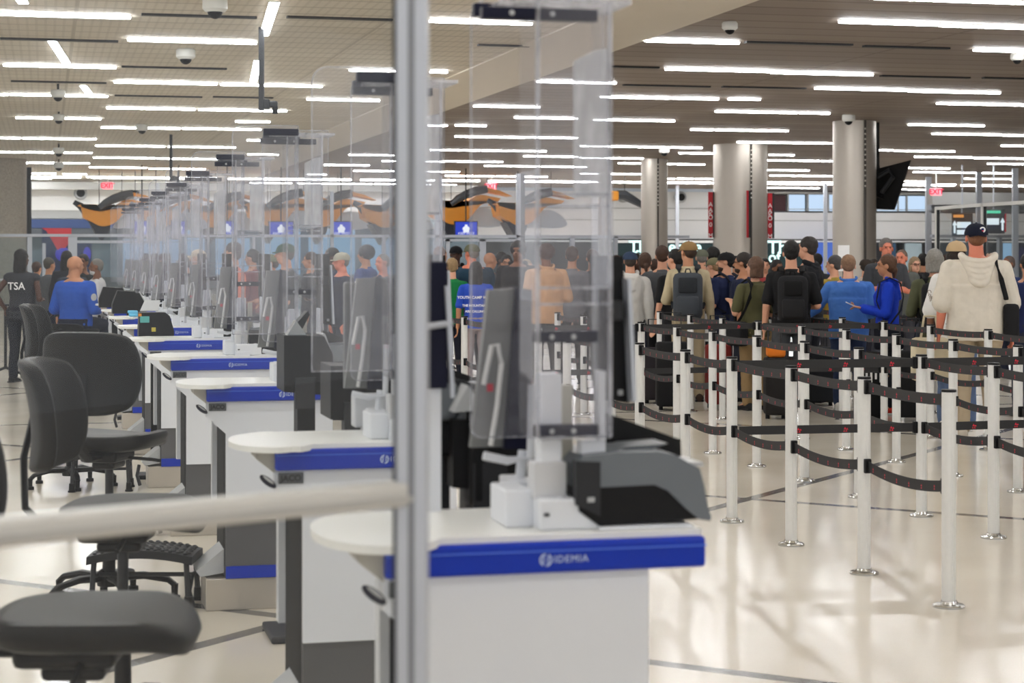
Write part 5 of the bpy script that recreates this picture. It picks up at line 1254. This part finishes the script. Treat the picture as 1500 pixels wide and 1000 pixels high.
P(272, 110, 372, -80, 'light', 'short', GR, 'long', (90, 92, 96), (40, 44, 60), 'person in grey behind the third clear shield', hat=(140, 134, 120))
P(216, 116, 374, -60, 'brown', 'puff', BK, 'long', (80, 84, 84), (40, 44, 60), 'dark haired person in grey behind the massed shields')
P(240, 110, 372, -80, 'light', 'short', BR, 'long', (96, 124, 168), (40, 44, 60), 'person in pale blue behind the massed shields')
P(370, 108, 366, -70, 'tan', 'short', BK, 'long', (120, 50, 56), (40, 44, 60), 'person in dark red between the clear shields')
P(455, 108, 370, -95, 'tan', 'short', BR, 'long', (60, 60, 66), (40, 44, 60), 'dark clothed person between the green cap and the navy jacket')
P(32, 117, 366, 8, 'dark', 'wavy', BK, 'vest', (54, 55, 60), (34, 36, 44), 'security officer in dark vest with white TSA letters, seen from behind', arms=('hip', 'bent'), fem=True, bulk=1.2, extra={'back_text': [('TSA', .13, 1.27)]}, head=25, shoes=(26, 26, 28))
P(110, 122, 388, 20, 'tan', 'bald', BR, 'long', (40, 84, 176), (30, 34, 52), 'bald officer in bright blue shirt seated beside the chairs', arms=('bent', 'bent'), sit=True, bulk=1.25, head=25, extra={'patch': 1})
P(106, 108, 377, 150, 'tan', 'buzz', (150, 120, 80), 'long', (46, 52, 62), (30, 34, 52), 'person with cropped fair hair behind the seated officer')
P(122, 104, 373, -170, 'brown', 'short', BK, 'long', (40, 42, 44), (30, 34, 52), 'person with glasses and dark jacket facing the viewer, left', glasses=True)
P(142, 112, 379, -100, 'brown', 'buzz', GR, 'long', (214, 214, 216), (60, 60, 70), 'man in white shirt looking left near the massed shields', beard=(200, 200, 200))
P(98, 100, 368, 5, 'dark', 'wavy', BK, 'long', (40, 40, 46), (30, 34, 52), 'person with black hair far back left')
P(72, 100, 378, 40, 'tan', 'short', (70, 66, 60), 'long', (82, 84, 88), (30, 34, 52), 'person in grey between the two officers')
P(54, 96, 384, 20, 'tan', 'short', BR, 'long', (70, 72, 76), (30, 34, 52), 'person far back beside the officer with the white letters')
chair(110, 122, fa(20), 'low backed black drafting chair under the bald officer in bright blue', seat=.70, bh=(.66, .78))
backpack('large dark grey backpack on the man in the tan shirt', 'tall man in tan shirt and brown cap with grey backpack', (66, 70, 76), w=.32, h=.50)
backpack('black backpack on the man in the black t-shirt', 'black haired man in black t-shirt with black backpack, centre right', (32, 32, 34), w=.30, h=.46, slim=.8)
backpack('black backpack over the denim jacket', 'person in denim jacket and olive cap with black backpack', (34, 36, 42), w=.26, h=.42, slim=.7)
backpack('navy backpack on the bearded man in the black cap', 'bearded man in black cap and navy t-shirt', (36, 42, 62), w=.26, h=.42, slim=.6)
backpack('black backpack on the grey haired woman', 'grey haired woman in olive shirt with a black backpack, seen from behind', (30, 30, 32), w=.30, h=.50, slim=.8)
sling('black shoulder bag with wide strap on the tall man in the cream hoodie', 'tall man in a cream hoodie and navy cap with round badge, seen from behind', (30, 30, 32), 1)
sling('thin strapped black bag on the person in the olive t-shirt', 'person with brown bob in olive t-shirt and thin black strap', (26, 26, 28), -1, bagz=.9)
sling('black handbag of the woman in the bright blue hoodie', 'woman in bright blue hoodie looking left at her phone', (26, 28, 38), -1, bagz=.88)
sling('black bag of the woman with tied brown hair', 'woman with tied brown hair in a grey top', (24, 24, 26), 1, bagz=.92)
# phone in the hand of the woman in blue
t0, U, J, s = t_info['woman in bright blue hoodie looking left at her phone']
ph = MB().box(-.036, .036, -.075, .075, -.005, .005, .003).build('phone', M_lightg, None, smooth=True)
MB().box(-.033, .033, -.07, .07, .005, .0055).build('display', mat('phone_glass', (190, 196, 205), .1), ph)
R_ = Matrix.Translation(t0.location) @ Matrix.Rotation(t0.rotation_euler.z, 4, 'Z'); q_ = R_ @ ((J[-1][2] + J[1][2]) / 2 + Vector((0, .10, .03)))
ph.location = q_; ph.rotation_euler = (radians(25), 0, t0.rotation_euler.z); tag(ph, 'pale phone held by the woman in the bright blue hoodie', 'phone')
# cup of the bearded man
t0, U, J, s = t_info['bearded man in black cap and navy t-shirt']
R_ = Matrix.Translation(t0.location) @ Matrix.Rotation(t0.rotation_euler.z, 4, 'Z'); q_ = R_ @ (J[-1][2] + Vector((-.03, .09, -.02)))
cp = thing('paper_cup', 'small cup with white lid held low by the bearded man', 'cup', q_); MB().lathe(0, 0, [(.026, 0), (.036, .10)], 14).build('cup', mat('kraft', (120, 80, 50), .7), cp); MB().lathe(0, 0, [(.038, .10), (.038, .112), (.03, .118)], 14).build('lid', M_wprint, cp)
# luggage standing among the legs
def case(px, k, w, h, col, label, z0=.04):
    x, y = G(px, k); t = thing('suitcase', label, 'suitcase', (x, y, 0), -TH)
    MB().box(-w / 2, w / 2, -.12, .12, z0, h, .03).build('shell', cloth(col, 'case'), t, smooth=60)
    MB().tube([(-w * .28, .08, h - .02), (-w * .28, .08, h + .3), (w * .28, .08, h + .3), (w * .28, .08, h - .02)], .009).build('handle', M_dark, t)
    for sx in (-1, 1): MB().cyl(sx * w * .35, 0, 0, z0 + .02, .022, n=10).build('wheel', M_black, t)
case(1136, 150, .22, .60, (38, 36, 36), 'dark suitcase under the orange pouch between the queue rows')
x, y = G(1136, 150); t = thing('pouch', 'small orange pouch lying on a dark suitcase between the queue rows', 'pouch', (x, y, 0), -TH)
MB().box(-.09, .09, -.09, .06, .60, .72, .03).build('pouch_body', cloth((222, 122, 40), 'case'), t, smooth=60)
case(1052, 140, .26, .66, (120, 36, 32), 'dark red suitcase behind the belts')
case(985, 142, .34, .70, (26, 26, 28), 'black suitcase behind the second belt row')
case(1200, 138, .34, .62, (40, 42, 46), 'charcoal suitcase beside the man in the light blue jacket')
case(1335, 152, .34, .68, (24, 24, 26), 'black suitcase between the grey haired woman and the tote')
case(962, 136, .30, .60, (44, 40, 44), 'dark suitcase behind the leftmost belts')
x, y = G(1362, 163); t = thing('tote_bag', 'cream cloth tote hanging left of the tall man in the cream hoodie', 'tote bag', (x, y, 0), -TH)
MB().box(-.17, .17, -.05, .05, .47, .86, .04).build('bag', cloth((212, 200, 172), 'tote'), t, smooth=60); MB().tube([(-.08, 0, .86), (-.05, 0, 1.05), (.05, 0, 1.05), (.08, 0, .86)], .012).build('handle', cloth((212, 200, 172), 'tote'), t)
x, y = G(1277, 150); t = thing('pattern_bag', 'black bag with white zigzag pattern behind the belts', 'bag', (x, y, 0), -TH)
MB().box(-.15, .15, -.08, .08, .0, .52, .04).build('bag', M_black, t, smooth=60)
b = MB()
for i in range(6): b.box(-.12 + i * .045, -.10 + i * .045, -.083, -.08, .36 + .03 * (i % 2), .48 - .03 * (i % 2))
b.build('pattern', M_wprint, t)
x, y = G(1236, 119); t = thing('paper_notice', 'white paper notice on the foot of the screen column', 'notice', (x, y, 0), -TH); k = 119
MB().box(-.07, .07, 0, .01, Zk(397, k), Zk(359, k)).build('sheet', M_wprint, t); MB().cyl(0, .02, 0, Zk(397, k) + .1, .012).build('stand', M_dark, t)
# hooded part of the cream hoodie
t0, U, J, s = t_info['tall man in a cream hoodie and navy cap with round badge, seen from behind']
g = MB()
for q in range(5):
    w_ = .135 - .016 * q; zq = 1.49 - .034 * q; pts = [U((w_ * cos(a), -.09 - .055 * sin(a) - .008 * q, zq - (.05 + .012 * q) * sin(a))) for a in [pi * i / 10 for i in range(11)]]
    for i in range(10): g.cap(pts[i], pts[i + 1], .030 * s, .030 * s, 8)
for sx in (-1, 1): g.cap(U((sx * .125, -.09, 1.475)), U((sx * .10, .03, 1.49)), .032 * s, .022 * s, 8)
finish(g.build('hood', cloth((216, 208, 194)), t0), .008, .012)

# bake the grown surfaces into plain meshes
dg = bpy.context.evaluated_depsgraph_get(); dg.update()
done = []
for o in LIVE:
    ev = o.evaluated_get(dg); me = bpy.data.meshes.new_from_object(ev, depsgraph=dg); done.append((o, me))
for o, me in done:
    o.modifiers.clear(); o.data = me; me.name = o.name

# lettering as plain meshes
for o in [o for o in SC.objects if o.type == 'FONT']:
    me = bpy.data.meshes.new_from_object(o.evaluated_get(dg) if False else o)
    n = bpy.data.objects.new('tmp', me); COL.objects.link(n); n.parent = o.parent; n.matrix_local = o.matrix_local.copy()
    n.location = o.location; n.rotation_euler = o.rotation_euler
    nm = o.name; bpy.data.objects.remove(o); n.name = nm; me.name = nm
